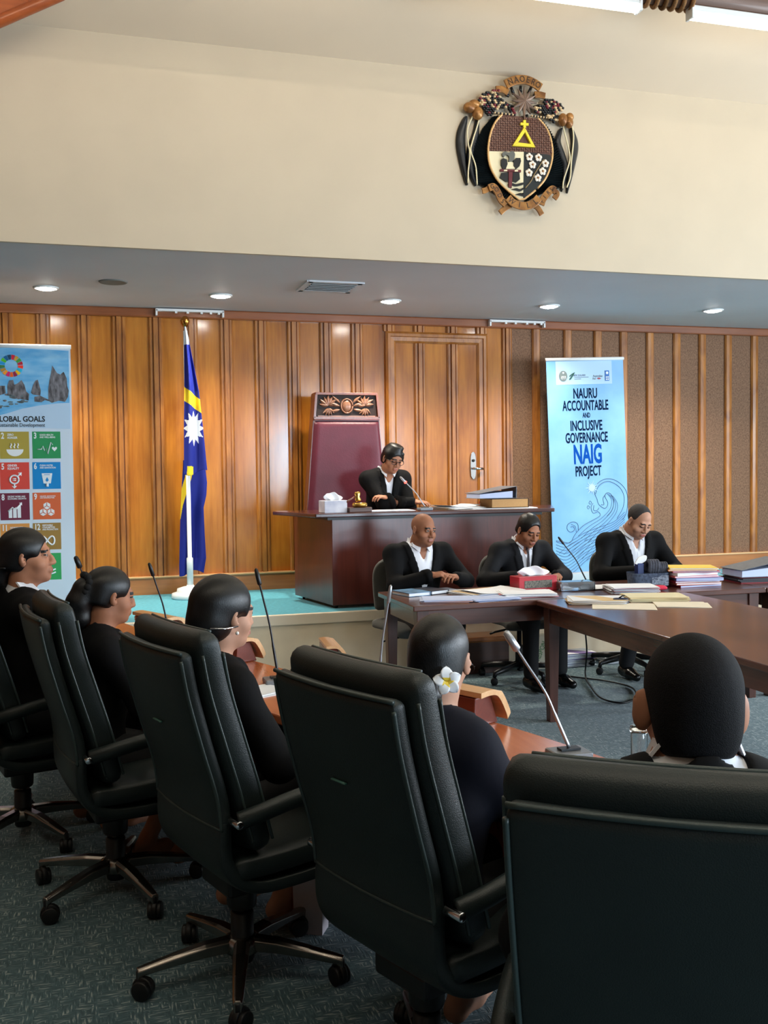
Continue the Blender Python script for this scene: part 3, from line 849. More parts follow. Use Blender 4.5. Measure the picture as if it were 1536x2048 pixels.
# ================================================================ executive chairs along the curved desk
M_leather = mat('dark_green_leather', (23, 32, 32), .42, var=.15, scale=8, bump=.22, bscale=420, spec=.5)
M_piping = mat('leather_piping', (46, 58, 57), .38, bump=.15, bscale=300)
M_alu = mat('polished_aluminium', (150, 142, 136), .26, 1, var=.1, scale=20)
M_rubber = mat('caster_black', (15, 15, 16), .45)
BACKC = sp2([(-.285, 1.055), (-.265, .95), (-.225, .80), (-.185, .66), (-.172, .56)], 8)
LOWC = sp2([(-.172, .575), (-.172, .53), (-.162, .46), (-.125, .405), (-.055, .372), (.05, .366), (.17, .372), (.27, .388)], 8)
def exec_chair(label, loc, face, star=0.0, slot=False, wide=1.0, base_face=None):
    t = thing('office_chair', label, 'chair', loc, facing(*face), 'green leather office chairs along the curved desk')
    n = len(BACKC)
    hw = [(.236 - .004 * (i / (n - 1))) * wide for i in range(n)]
    b = MB(); b.loft(BACKC, hw, .021, 40, -.32, 9)
    bk = b.build('back_shell', M_leather, t)
    p = MB()
    for sd in (-1, 1):
        p.tube([(sd * hw[i] * 1.0, BACKC[i][0] + .32 * hw[i] ** 2 * .97 - .017, BACKC[i][1]) for i in range(n)], .0055, 8)
    p.tube([(x, BACKC[0][0] + .32 * x * x - .018, BACKC[0][1] + .020) for x in np.linspace(-hw[0], hw[0], 24)], .0055, 8)
    p.build('piping', M_piping, bk)
    # padded front cushion, taller than the shell, with its own piping
    cc = [(y + .066, z + .014) for y, z in sp2([(-.288, 1.075), (-.265, .95), (-.222, .80), (-.18, .66), (-.155, .56), (-.14, .50)], 8)]
    m = len(cc); th = [.040 + .012 * math.sin(PI * min(1, i / (m - 1) * 1.15)) for i in range(m)]
    c = MB(); c.loft(cc, [.252 * wide] * m, th, 40, -.30, 6)
    cu = c.build('back_cushion', M_leather, t)
    p = MB()
    for yo in (-.030, .032):
        for sd in (-1, 1): p.tube([(sd * .248 * wide, cc[i][0] + .022 + yo, cc[i][1]) for i in range(2, m)], .005, 8)
    p.tube([(x, cc[0][0] + .30 * x * x + .022, cc[0][1] + .036) for x in np.linspace(-.212 * wide, .212 * wide, 20)], .005, 8)
    p.build('piping', M_piping, cu)
    # lower shell carrying the seat
    n2 = len(LOWC)
    lw = [(.238 - .012 * abs(i / (n2 - 1) - .4)) * wide for i in range(n2)]
    lo = MB().loft(LOWC, lw, .022, 40, [-.32 * max(0, 1 - i / (n2 * .55)) for i in range(n2)], 9).build('seat_shell', M_leather, t)
    s = MB(); s.tube([(x, BACKC[-1][0] + .32 * x * x - .021, .565) for x in np.linspace(-hw[-1], hw[-1], 24)], .004, 6)
    s.build('seam', M_piping, lo)
    sc = sp2([(-.10, .435), (0, .435), (.13, .442), (.23, .448), (.305, .43)], 6)
    MB().loft(sc, .244 * wide, [.040] * (len(sc) - 3) + [.038, .034, .028], 36, 0, 6).build('seat_cushion', M_leather, t)
    if slot: MB().tube([(-.028, -.262, .845), (.028, -.262, .845)], .0045, 8, squash=.6).build('pull_slot', mat('slot_highlight', (70, 116, 106), .4), t)  # teal colour stands for a highlight along the slit
    for sd in (-1, 1):
        x = sd * .285 * wide
        a = MB()
        pts = spline([(x - sd * .02, -.135, .592), (x, -.07, .61), (x + sd * .005, .05, .632), (x + sd * .005, .17, .635), (x, .24, .605), (x - sd * .008, .255, .53), (x - sd * .02, .24, .42)], 6)
        k = len(pts)
        a.tube([tuple(q) for q in pts], [.021 if i < k * .62 else .017 for i in range(k)], 14, squash=1.25)
        ar = a.build('armrest', M_leather, t)
        MB().tube([(x - sd * .045, -.146, .590), (x + sd * .012, -.146, .590)], .012, 12).build('bolt', M_chrome, ar, bevel=.003)
    MB().box((0, .05, .325), (.20, .28, .06)).lathe([(.045, .22), (.05, .31)], (0, 0, 0), 18).build('mechanism', M_rubber, t, bevel=.01)
    MB().lathe([(.016, .15), (.016, .31)], (0, 0, 0), 18).build('gas_lift', M_chrome, t)
    MB().lathe([(.032, .05), (.036, .06), (.036, .205), (.030, .21)], (0, 0, 0), 20).build('gas_sleeve', M_rubber, t)
    bs = MB()
    bs.lathe([(.037, .075), (.055, .085), (.055, .125), (.037, .135)], (0, 0, 0), 20)
    legs = []
    for i in range(5):
        q = star + i * 2 * PI / 5; cx, sy = math.cos(q), math.sin(q)
        pr = [(.03, .026, .132, .088), (.12, .025, .128, .088), (.22, .021, .112, .080), (.305, .017, .096, .070), (.325, .014, .092, .056)]
        vs = []; 
        for r_, w_, zt, zb in pr:
            for e, zz in ((-w_, zt - .008), (-w_ * .55, zt), (w_ * .55, zt), (w_, zt - .008), (w_ * .75, zb), (-w_ * .75, zb)):
                vs.append((cx * r_ - sy * e, sy * r_ + cx * e, zz))
        fs = [(j * 6 + k, j * 6 + (k + 1) % 6, (j + 1) * 6 + (k + 1) % 6, (j + 1) * 6 + k) for j in range(4) for k in range(6)] + [(0, 1, 2, 3, 4, 5), (24, 25, 26, 27, 28, 29)]
        L_ = MB().add(vs, fs).build('base_leg', M_alu, t, bevel=.003)
        w = MB().at((cx * .318, sy * .318, 0), rz=q + .9)
        w.tube([(0, 0, .085), (0, 0, .05)], .010, 10)
        for e in (-1, 1):
            w.lathe([(0, -.009), (.024, -.009), (.029, -.004), (.029, .004), (.024, .009), (0, .009)], (0, 0, 0), 4) if False else None
            w.tube([(e * .006, .012, .030), (e * .024, .012, .030)], .0295, 20)
        w.tube([(-.010, .012, .034), (.010, .012, .034)], .034, 16)
        w.build('caster', M_rubber, L_, bevel=.004)
    bs.build('base_hub', M_alu, t)
    return t
CH = [  # location, facing, star turn, slot, label
    ((-.30, 4.55, 0), (.97, .25), .35, False, 'green leather office chair under the woman with a low banded bun, leftmost'),
    ((.07, 3.84, 0), (.98, .19), .2, False, 'green leather office chair of the woman with the ponytail, second from the left'),
    ((.43, 3.06, 0), (.95, .31), .75, True, 'green leather office chair of the woman with the hair clip, third from the left'),
    ((.79, 2.34, 0), (.93, .37), .1, True, 'green leather office chair of the woman with a white flower, fourth from the left'),
    ((.935, 1.45, 0), (.56, .83), .5, False, 'green leather office chair nearest the camera, below the man with cropped hair'),
]
for loc, fc, st, sl, lb in CH:
    exec_chair(lb, loc, fc, st, sl)

# grey task chairs behind the long table
M_gfab = mat('grey_upholstery', (74, 74, 70), .9, bump=.5, bscale=300, sheen=.2)
def task_chair(label, loc, face):
    t = thing('task_chair', label, 'chair', loc, facing(*face), 'grey task chairs at the long table')
    b = MB()
    cv = sp2([(-.235, .93), (-.25, .82), (-.245, .70), (-.22, .58)], 6); n = len(cv)
    b.loft(cv, [.215 * math.sqrt(max(.25, 1 - (1 - i / (n * .55)) ** 4)) if i < n * .55 else .215 for i in range(n)], .032, 32, -.5, 3.2, ends=5)
    b.build('backrest', M_gfab, t)
    MB().loft(sp2([(-.2, .455), (0, .46), (.15, .46), (.22, .44)], 5), .235, .04, 32, 0, 4).build('seat', M_gfab, t)
    MB().tube([(0, -.26, .75), (0, -.27, .55), (0, -.2, .40), (0, -.05, .39)], .02, 10, squash=1.8).build('back_bar', M_black, t)
    MB().lathe([(.03, .08), (.03, .25), (.018, .26), (.018, .42)], (0, 0, 0), 14).build('column', M_black, t)
    MB().tube([(.05, .06, .40), (.26, .10, .385), (.30, .1, .375)], .008, 8).build('height_lever', M_black, t)
    for i in range(5):
        q = .4 + i * 2 * PI / 5; cx, sy = math.cos(q), math.sin(q)
        L_ = MB().tube([(cx * .02, sy * .02, .11), (cx * .2, sy * .2, .095), (cx * .29, sy * .29, .085), (cx * .30, sy * .30, .055)], [.026, .022, .018, .014], 10).build('base_leg', M_black, t)
        MB().at((cx * .30, sy * .30, 0), rz=q + .7).tube([(-.02, 0, .027), (.02, 0, .027)], .027, 14).build('caster', M_rubber, L_, bevel=.004)
    return t
task_chair('grey task chair under the bald man, nearest the table corner', (2.22, 6.78, 0), (.15, -1))
task_chair('grey task chair under the man with a striped tie, middle of three', (3.06, 6.82, 0), (.1, -1))
task_chair('grey task chair under the man reading by the blue banner, rightmost of three', (3.98, 6.85, 0), (-.1, -1))
# ================================================================ people
def hand_w(p, x, y, z): return V3(x, y, z)
def world_to(p, pt):
    """world point into the figure's own frame"""
    rz = p.root.rotation_euler[2]; l = p.root.location
    dx, dy = pt[0] - l[0], pt[1] - l[1]; c, s = math.cos(-rz), math.sin(-rz)
    return V3(c * dx - s * dy, s * dx + c * dy, pt[2] - l[2])

# --- bald man
p = Person('person, bald man in black jacket and open white shirt, hands together on the table', (2.26, 6.86, 0), (.12, -1), .53, .12, .97, 'b', (14, 5, -3), sh_w=.20, fat=.016, headfwd=.05, neck=.06)
p.arm('R', (-.01 + .08, .36, .835), (1.2, -.2, -1), (-.75, .45, .12), (.2, .2, 1), (.75, .8, .85, .9), .05, .5)
p.arm('L', (-.14, .38, .815), (-1.2, -.2, -1), (.62, .45, .2), (-.3, .1, 1), (.55, .6, .7, .8), .06, .4)
p.leg('R', (.13, .30, .09)); p.leg('L', (-.13, .36, .09))
p.body(h=.0045, stub=True); p.shirt(M_shirt); p.jacket(M_jacket, vee=.36, vw=.10); p.trousers(M_trous); p.shoes(M_shoe)

# --- man with tie
p = Person('person, young man in dark suit, white shirt and striped tie looking down', (3.06, 6.88, 0), (.12, -1), .53, .16, .95, 'b', (2, 22, -4), sh_w=.19, headfwd=.06, neck=.06)
p.arm('R', (.20, .33, .80), (1.2, -.2, -1), (-.5, .8, -.05), (.2, .1, 1), .5)
p.arm('L', (-.10, .42, .80), (-1.2, -.3, -.8), (.55, .7, -.05), (-.1, .1, 1), .45)
p.leg('R', (.13, .42, .09)); p.leg('L', (-.14, .38, .09))
p.body(h=.0045, closed=True); p.shirt(M_shirt); p.jacket(M_jacket2, vee=.30, vw=.075); p.trousers(M_trous); p.shoes(M_shoe)
nb = p.neckb
tie = MB()
tp = [V3(0, .098, -.01), V3(0, .118, -.06), p.B(0, .152, .30), p.B(0, .155, .22)]
tp[0] = nb + tp[0]; tp[1] = nb + tp[1]
tie.tube([tuple(q) for q in tp], [.018, .015, .026, .030], 10, squash=.3)
tie.build('tie', mat('silver_tie', (120, 122, 134), .5, var=.6, scale=50, stretch=(1, 1, 8)), p.root)
def fn(F, H, E, q):
    E((0, -.016, .040), (.083, .104, .094), 0); E((0, .115, -.012), (.084, .074, .104), .008, '-')
    E((0, -.05, -.02), (.078, .07, .06), .02)
    for sd in (-1, 1): E((sd * .095, .0, -.05), (.034, .04, .055), .01, '-')
    F.plane(H(0, 0, -.06), H(0, -.25, -1.06) - H(0, 0, -.06), .01)
p.hairmesh(M_hair, fn)

# --- man reading
p = Person('person, heavy man in black jacket reading beside the blue banner', (3.99, 6.88, 0), (-.02, -1), .54, .13, 1.01, 'c', (8, 28, -6), sh_w=.20, fat=.022, headfwd=.06, neck=.06)
p.arm('R', (.14, .37, .80), (1.2, -.3, -1), (-.8, .5, -.1), (.1, .2, 1), .6)
p.arm('L', (-.16, .37, .80), (-1.2, -.3, -1), (.7, .6, -.1), (-.1, .2, 1), .6)
p.leg('R', (.17, .30, .09)); p.leg('L', (-.15, .36, .09))
p.body(h=.0045, closed=True, stub=True); p.shirt(mat('pale_striped_shirt', (214, 218, 228), .7, var=.25, scale=40, stretch=(8, 1, .2))); p.jacket(M_jacket, vee=.34, vw=.095); p.trousers(M_trous); p.shoes(M_shoe)
def fn(F, H, E, q):
    E((0, -.020, .035), (.0785, .0985, .089), 0); E((0, .085, -.005), (.085, .075, .125), .008, '-')
    for sd in (-1, 1): E((sd * .09, .0, -.03), (.03, .034, .055), .01, '-')
    F.plane(H(0, 0, -.055), H(0, -.25, -1.055) - H(0, 0, -.055), .01)
p.hairmesh(mat('greying_cropped_hair', (46, 42, 42), .7, var=.4, scale=200, bump=.6, bscale=400), fn, .005)

# --- presiding woman on the bench
p = Person('person, woman in glasses and black jacket leaning on the high bench desk', (2.42, 8.30, PLAT), (.12, -1), .58, .30, .95, 'd', (6, 20, -6), sh_w=.17, headfwd=.07, neck=.07)
p.arm('R', (-.12, .40, .80), (1.2, -.3, -.8), (-.8, .45, -.05), (0, .2, 1), .3, .12)
p.arm('L', (.04, .30, .83), (-1.2, -.2, -.8), (.9, .1, .15), (-.1, .2, 1), .5)
p.leg('R', (.1, .30, .09)); p.leg('L', (-.1, .30, .09))
p.body(h=.0045, closed=True); p.shirt(M_shirt); p.jacket(M_jacket, vee=.30, vw=.055); p.trousers(M_trous)
def fn(F, H, E, q):
    cap_hair(F, H, E, q, .010, (0, .108, -.045), (.066, .066, .098))
    E((-.02, -.01, .112), (.06, .07, .018), .03); E((0, -.125, -.02), (.045, .04, .045), .03)
    F.chain([H(-.06, .058, .072), H(-.078, .04, .03), H(-.085, .04, .0), H(-.098, .058, -.008)], [.010, .008, .005, .002], .012)
p.hairmesh(M_hair, fn)
g = MB()
for sd in (-1, 1):
    g.tube([tuple(p.H(sd * .034 + .024 * math.cos(a), .098 - .003 * math.cos(a) * sd, -.004 + .018 * math.sin(a))) for a in np.linspace(0, 2 * PI, 21)], .0022, 6)
    g.tube([tuple(p.H(sd * .058, .095, .002)), tuple(p.H(sd * .074, .04, .002)), tuple(p.H(sd * .082, -.01, .0))], .0022, 6)
g.tube([tuple(p.H(-.010, .100, .0)), tuple(p.H(0, .103, .003)), tuple(p.H(.010, .100, .0))], .002, 6)
g.build('glasses', mat('dark_frame', (28, 20, 22), .3), p.root)
PRESIDER = p

# --- the five seated along the curved desk, seen from behind
def seated(label, i, off=(0, 0), hz=.54, lean=-.12, sc=.90, skin='a', head=(0, 0, 0), face=None, foot=.0, sr=.05, **kw):
    loc, fc = CH[i][0], face or CH[i][1]
    f = V3(fc[0], fc[1]); f /= np.linalg.norm(f)
    p = Person(label, (loc[0] + f[0] * (-.02 + off[1]) + f[1] * off[0], loc[1] + f[1] * (-.02 + off[1]) - f[0] * off[0], 0), fc, hz, lean, sc, skin, head, sr=sr, **kw)
    p.arm('R', (.15, .34, .665), (.7, -.5, -1), (-.4, 1, -.05), (.2, .1, 1), .4)
    p.arm('L', (-.15, .34, .665), (-.7, -.5, -1), (.4, 1, -.05), (-.2, .1, 1), .4)
    p.leg('R', (.12, .34 + foot, .09)); p.leg('L', (-.10, .28 + foot, .09))
    return p
def feet(p, L, Rr):
    p.leg('L', world_to(p, L)); p.leg('R', world_to(p, Rr))
p1 = seated('person, woman in black jacket with a low banded bun, farthest left', 0, (.02, .04), .555, -.02, .98, 'd', (-22, -4, 0), sh_w=.18)
p1.body(h=.006); p1.jacket(M_jacket, vee=.3, g=.016); p1.trousers(M_trous)
p1.shirt(M_shirt)
def fn(F, H, E, q):
    cap_hair(F, H, E, q, .010, (0, .102, -.035), (.068, .062, .092), -.07)
    F.chain([H(0, -.10, -.03), H(0, -.135, -.07), H(0, -.13, -.11)], [.05, .05, .042], .03)
p1.hairmesh(M_hair, fn)
MB().tube([tuple(p1.H(.102 * math.sin(a), -.03 - .105 * math.cos(a), -.035)) for a in np.linspace(-1.1, 1.1, 15)], .004, 6).build('hair_band', M_black, p1.root)

p2 = seated('person, woman with a ponytail in a black scrunchie', 1, (-.16, .0), .505, .02, .88, 'b', (4, 8, 0), sh_w=.165)
feet(p2, (.20, 4.06, .11), (.34, 3.99, .10)); p2.body(h=.006); p2.jacket(M_jacket, vee=.2, vw=.05, g=.013); p2.trousers(M_trous, stop=.60)
def fn(F, H, E, q):
    cap_hair(F, H, E, q, .008, (0, .100, -.04), (.068, .062, .098), -.06)
    F.chain([H(0, -.085, .03), H(0, -.116, .02), H(0, -.135, -.04), H(0, -.125, -.11), H(0, -.11, -.17)], [.040, .042, .046, .042, .02], .02)
p2.hairmesh(M_hair, fn)
sc_ = MB()
for k in range(14):
    a = k / 14 * 2 * PI
    sc_.ball(tuple(p2.H(.042 * math.cos(a), -.104 + .006 * math.sin(3 * a), .030 + .042 * math.sin(a))), .015, 10, 8)
sc_.build('scrunchie', mat('black_velvet', (10, 10, 11), .9), p2.root)

p3 = seated('person, woman with sleek hair held by a thin clip and pearl earring', 2, (-.16, .0), .475, .02, .95, 'c', (6, 4, 2), sh_w=.17)
feet(p3, (.47, 3.54, .11), (.62, 3.38, .10)); p3.body(h=.006); p3.jacket(M_jacket, vee=.2, vw=.05, g=.013); p3.trousers(M_trous, stop=.66)
def fn(F, H, E, q):
    cap_hair(F, H, E, q, .013, (0, .104, -.045), (.070, .060, .105), -.085)
    E((0, -.068, -.05), (.062, .055, .07), .04)
p3.hairmesh(M_hair, fn)
MB().tube([tuple(p3.H(.085, .0, -.03)), tuple(p3.H(.092, -.05, -.035)), tuple(p3.H(.075, -.095, -.035))], .003, 8).build('hair_clip', M_chrome, p3.root)
MB().ball(tuple(p3.H(.083, .0, -.052)), .006).build('earring', mat('pearl', (236, 232, 226), .2), p3.root)

p4 = seated('person, woman in navy jacket with a white flower in her low bun', 3, (.0, .06), .475, .0, .91, 'c', (18, 2, 2), face=(.80, .60), sh_w=.135, sr=.046)
p4.body(h=.006); p4.jacket(M_navy, vee=.2, vw=.05, g=.012); p4.trousers(M_trous)
def fn(F, H, E, q):
    cap_hair(F, H, E, q, .007, (0, .100, -.04), (.068, .062, .10), -.065)
    E((0, -.065, -.045), (.048, .05, .05), .03)
    E((-.01, -.105, -.085), (.048, .040, .042), .008)
    F.chain([H(.078, .035, -.01), H(.09, .05, -.025), H(.085, .062, -.04)], [.004, .0025, .002], .004)
p4.hairmesh(M_hair, fn, .005)
fl = MB(); ct = p4.H(.052, -.115, -.035)
ax = p4.M @ V3(.35, -1, .15); ax /= np.linalg.norm(ax)
e1 = np.cross(ax, V3(0, 0, 1)); e1 /= np.linalg.norm(e1); e2 = np.cross(e1, ax)
def petal(k):
    a = k * 2 * PI / 5 + .35
    u = e1 * math.cos(a) + e2 * math.sin(a); v = np.cross(ax, u)
    def f(s_, t_):
        w = .0155 * math.sin(PI * min(1, t_ * .93 + .07)) ** .7
        q = ct + u * (.036 * t_) + v * ((s_ - .5) * 2 * w + .004 * t_) + ax * (.012 * t_ * (1 - t_) * 2 + .004 * (s_ - .3))
        return tuple(q)
    return f
root = MB()
for k in range(5): root.surf(petal(k), 6, 8, lambda a, b: 1 if b < .3 else 0)
fo = root.build('flower', [mat('petal_white', (240, 242, 246), .5), mat('petal_yellow', (240, 208, 70), .5)], p4.root, label='white five-petalled flower with a yellow heart')
so = fo.modifiers.new('thickness', 'SOLIDIFY'); so.thickness = .0012

p5 = seated('person, man with cropped dark hair and prominent ears, nearest the camera', 4, (.072, .165), .452, -.02, 1.10, 'd', (-4, 3, 2), face=(.29, .955), sh_w=.19, neck=.04)
p5.body(h=.005, ears=1.1, stick=1.7); p5.shirt(M_shirt); p5.jacket(M_jacket, vee=.3, g=.012); p5.trousers(M_trous)
def fn(F, H, E, q):
    E((0, -.016, .034), (.0795, .1015, .091), 0); E((0, -.055, -.025), (.070, .058, .075), .03)
    E((0, .10, -.05), (.085, .085, .10), .008, '-')
    for sd in (-1, 1): E((sd * .092, .004, -.04), (.024, .03, .05), .01, '-')
    F.plane(H(0, 0, -.085), H(0, -.2, -1.085) - H(0, 0, -.085), .008)
p5.hairmesh(M_buzz, fn, .0045)
# ================================================================ tables and benches
M_table = wood('dark_table_timber', (58, 30, 24), (104, 60, 46), .28, 'x', 7, .35)
M_tabley = wood('dark_table_timber_long', (62, 33, 26), (112, 66, 50), .26, 'y', 7, .35)
M_leg = wood('table_leg_timber', (52, 28, 22), (92, 52, 40), .35, 'z', 7, .2)
M_bench = wood('mahogany_veneer', (66, 24, 19), (106, 46, 35), .3, 'z', 6, .3)
M_benchtop = wood('mahogany_top', (48, 20, 18), (84, 40, 34), .22, 'x', 6, .4)
M_desk = wood('orange_desk_timber', (160, 82, 48), (206, 122, 80), .24, 'y', 5, .4)
M_deskred = wood('red_desk_panel', (120, 46, 26), (158, 66, 38), .35, 'z', 5, .2)

def table(label, x0, x1, y0, y1, m, legs, ztop=.75):
    t = thing('table', label, 'table', ((x0 + x1) / 2, (y0 + y1) / 2, 0), 0, 'dark timber tables in front of the bench')
    a, b = (x1 - x0) / 2, (y1 - y0) / 2
    MB().bx(-a, a, -b, b, ztop - .034, ztop).build('tabletop', m, t, bevel=.006)
    for sx in (-1, 1): MB().bx(sx * (a - .045), sx * (a - .068), -b + .05, b - .05, ztop - .135, ztop - .034).build('apron', M_tabley, t)
    for sy in (-1, 1): MB().bx(-a + .05, a - .05, sy * (b - .045), sy * (b - .068), ztop - .135, ztop - .034).build('apron', M_table, t)
    for sx, sy in legs:
        cx, cy = sx * (a - .07), sy * (b - .07)
        L_ = MB(); h1, h0 = .038, .026
        L_.add([(cx + i * w, cy + j * w, z) for w, z in ((h1, ztop - .034), (h0, 0)) for i, j in ((-1, -1), (1, -1), (1, 1), (-1, 1))],
               [(0, 1, 2, 3), (7, 6, 5, 4), (0, 4, 5, 1), (1, 5, 6, 2), (2, 6, 7, 3), (3, 7, 4, 0)])
        L_.build('leg', M_leg, t, bevel=.003)
    return t
ALL4 = ((-1, -1), (1, -1), (-1, 1), (1, 1))
table('long dark timber table where the three men sit, papers along it', 1.86, 4.35, 5.68, 6.45, M_table, ALL4)
table('dark timber table carrying the grey binder, behind the right end', 4.36, 6.3, 5.68, 6.45, M_table, ALL4)
table('large dark timber table running towards the camera at right, bare and shiny', 2.66, 3.72, 2.5, 5.67, M_tabley, ALL4)

# high bench desk on the platform
t = thing('bench_desk', 'high mahogany bench desk with an overhanging top on the platform', 'desk', (0, 0, PLAT))
pan = MB()
body = [(1.80, 7.50), (3.50, 7.50), (3.66, 8.22), (3.62, 8.22), (3.46, 7.54), (1.84, 7.54), (1.70, 8.28), (1.66, 8.28)]
pan.prism(body, .025, .70); pan.build('front_panel', M_bench, t, bevel=.004)
top = [(1.66, 7.44), (3.66, 7.44), (3.96, 8.10), (3.86, 8.20), (1.52, 8.20), (1.45, 8.12)]
MB().prism(top, .712, .742).build('desktop', M_benchtop, t, bevel=.006)
MB().prism([(1.76, 7.47), (3.56, 7.47), (3.72, 8.16), (1.66, 8.16)], .690, .712).build('gap_shade', M_black, t)  # black filler painting the shade of the gap under the desktop
for x, y in ((1.72, 8.2), (1.84, 7.56), (3.4, 7.56), (3.54, 8.15)): MB().lathe([(.012, 0), (.012, .03)], (x, y, 0), 10).build('foot', M_black, t)
MB().bx(1.9, 3.38, 7.58, 7.62, .15, .69).build('inner_panel', M_bench, t)

# maroon high-backed chair
M_maroon = mat('maroon_leather', (92, 31, 47), .45, var=.18, scale=5, bump=.25, bscale=90)
M_ctrim = wood('chair_timber', (84, 42, 30), (132, 76, 56), .3, 'z', 8, .3)
M_carve = wood('carved_timber', (104, 66, 46), (158, 110, 84), .35, 'x', 10, .2)
t = thing('judge_chair', 'tall maroon leather chair with carved wooden headpiece behind the bench', 'chair', (2.2, 8.56, PLAT))
bk = MB()
def tx(z): return .285 + (1.75 - z) * .085     # half width by height
ZT_, ZB_ = 1.755, .30
prof_ = lambda y: [(-tx(ZB_), y, ZB_), (tx(ZB_), y, ZB_), (tx(ZT_), y, ZT_), (-tx(ZT_), y, ZT_)]
bk.add([(a, b - .0, c) for a, b, c in prof_(.0)] + [(a * .97, b, c) for a, b, c in prof_(.17)], [(0, 1, 2, 3), (7, 6, 5, 4), (0, 4, 5, 1), (1, 5, 6, 2), (2, 6, 7, 3), (3, 7, 4, 0)])
bkf = bk.build('back_frame', M_ctrim, t, bevel=.008)
z1 = 1.505
u = MB(); w1, w0 = tx(z1) - .012, tx(.45) - .012
def padf(s_, t_):
    z = .45 + (z1 - .45) * t_; w = tx(z) - .012
    e = min(s_, 1 - s_, ) * 12; e2 = min(t_, 1 - t_) * 26; q = min(1, e, e2)
    return (-w + 2 * w * s_, -.004 - .035 * math.sqrt(max(0, 1 - (1 - q) ** 2)), z)
u.surf(padf, 40, 60); u.build('back_cushion', M_maroon, t)
MB().tube([(-tx(z1) + .012, -.02, z1 + .012), (tx(z1) - .012, -.02, z1 + .012)], .010, 10).build('head_bead', mat('polished_bead', (150, 104, 108), .15), bkf)
hp = MB()
zc0, zc1 = 1.53, 1.735
for sd in (-1, 1): hp.add([(sd * (tx(z) - o_), y, z) for z in (zc0, zc1) for o_ in (.0, .022) for y in (0, -.03)], [(0, 1, 3, 2), (4, 6, 7, 5), (0, 4, 5, 1), (2, 3, 7, 6), (0, 2, 6, 4), (1, 5, 7, 3)])
hp.bx(-.28, .28, -.03, 0, zc1 - .005, zc1 + .018); hp.bx(-.30, .30, -.03, 0, zc0 - .012, zc0 + .012)
hp.build('head_frame', M_ctrim, bkf, bevel=.003)
MB().bx(-.27, .27, -.008, .0, zc0 + .01, zc1).build('carving_ground', mat('deep_brown', (40, 22, 16), .6), bkf)
cv = MB()
def leaf(x, z, a, L_, w, y=-.012):
    n = 7; P = []
    for i in range(n + 1):
        q = i / n; P.append((q * L_, w * math.sin(PI * q ** .8)))
    ca, sa = math.cos(a), math.sin(a); vs = []
    for i, (l, ww) in enumerate(P):
        bow = .25 * math.sin(PI * l / L_) * w
        for e, yy in ((-1, 0), (-.35, -.012), (.35, -.012), (1, 0)):
            vs.append((x + ca * l - sa * (e * ww + bow), y + yy, z + sa * l + ca * (e * ww + bow)))
    cv.add(vs, [(i * 4 + k, i * 4 + k + 1, (i + 1) * 4 + k + 1, (i + 1) * 4 + k) for i in range(n) for k in range(3)], 0, True)
zc = 1.635
for sd in (-1, 1):
    cx = sd * .165
    for k in range(7):
        leaf(cx, zc + .005, PI / 2 + (k - 3) * .48, .085 + .012 * (k % 2), .017)
    for k in range(5): leaf(cx, zc - .02, -PI / 2 + (k - 2) * .42, .07, .013)
    for k in range(3): leaf(sd * .06, zc + .03 - k * .03, (0 if sd > 0 else PI) + sd * (.7 - k * .45), .10, .014)
cv.ball((0, -.012, zc), (.045, .018, .055)); cv.tube([(.052 * math.cos(a), -.022, zc + .062 * math.sin(a)) for a in np.linspace(0, 2 * PI, 21)], .007, 8)
cv.bx(-.26, .26, -.014, -.006, zc0 + .012, zc0 + .022)
cv.build('carving', M_carve, bkf)
MB().loft(sp2([(-.05, .42), (-.25, .44), (-.5, .45), (-.56, .42)], 4), .28, .06, 30, 0, 5).build('seat', M_maroon, t)
for sd in (-1, 1):
    MB().tube([(sd * .31, -.03, .66), (sd * .32, -.3, .67), (sd * .32, -.48, .65), (sd * .31, -.5, .42)], .025, 10).build('arm', M_ctrim, t)
    for y in (-.48, .10): MB().bx(sd * .30 - .025, sd * .30 + .025, y - .025, y + .025, 0, .38).build('leg', M_ctrim, t, bevel=.004)

# curved foreground desk
FAR = spline([(.08, 6.0, 0), (.22, 5.5, 0), (.44, 4.86, 0), (.62, 4.44, 0), (.82, 3.95, 0), (1.05, 3.42, 0), (1.25, 2.98, 0), (1.41, 2.42, 0), (1.53, 1.75, 0)], 6)
nrm = []
for i in range(len(FAR)):
    tt = (FAR[min(i + 1, len(FAR) - 1)] - FAR[max(0, i - 1)]).normalized(); nrm.append(Vector((tt.y, -tt.x, 0)))
NEAR = [FAR[i] + nrm[i] * (.46 - .10 * max(0, i - 36) / 12) for i in range(len(FAR))]
t = thing('curved_desk', 'curved orange timber desk in front of the row of green chairs', 'desk', (0, 0, 0))
def strip(A, B, z0, z1, m, name):
    n = len(A); vs = [(p.x, p.y, z) for z in (z0, z1) for q in (A, B) for p in q]
    fs = []
    for i in range(n - 1):
        a, b, c, d_ = i, n + i, 2 * n + i, 3 * n + i
        fs += [(a, a + 1, b + 1, b), (c, d_, d_ + 1, c + 1), (a, c, c + 1, a + 1), (b, b + 1, d_ + 1, d_)]
    fs += [(0, n, 3 * n, 2 * n), (n - 1, 3 * n - 1, 4 * n - 1, 2 * n - 1)]
    return MB().add(vs, fs).build(name, m, t, bevel=.006)
strip(FAR, NEAR, .715, .75, M_desk, 'desktop')
strip([FAR[i] + nrm[i] * .06 for i in range(len(FAR))], [FAR[i] + nrm[i] * .085 for i in range(len(FAR))], .10, .715, M_deskred, 'modesty_panel')
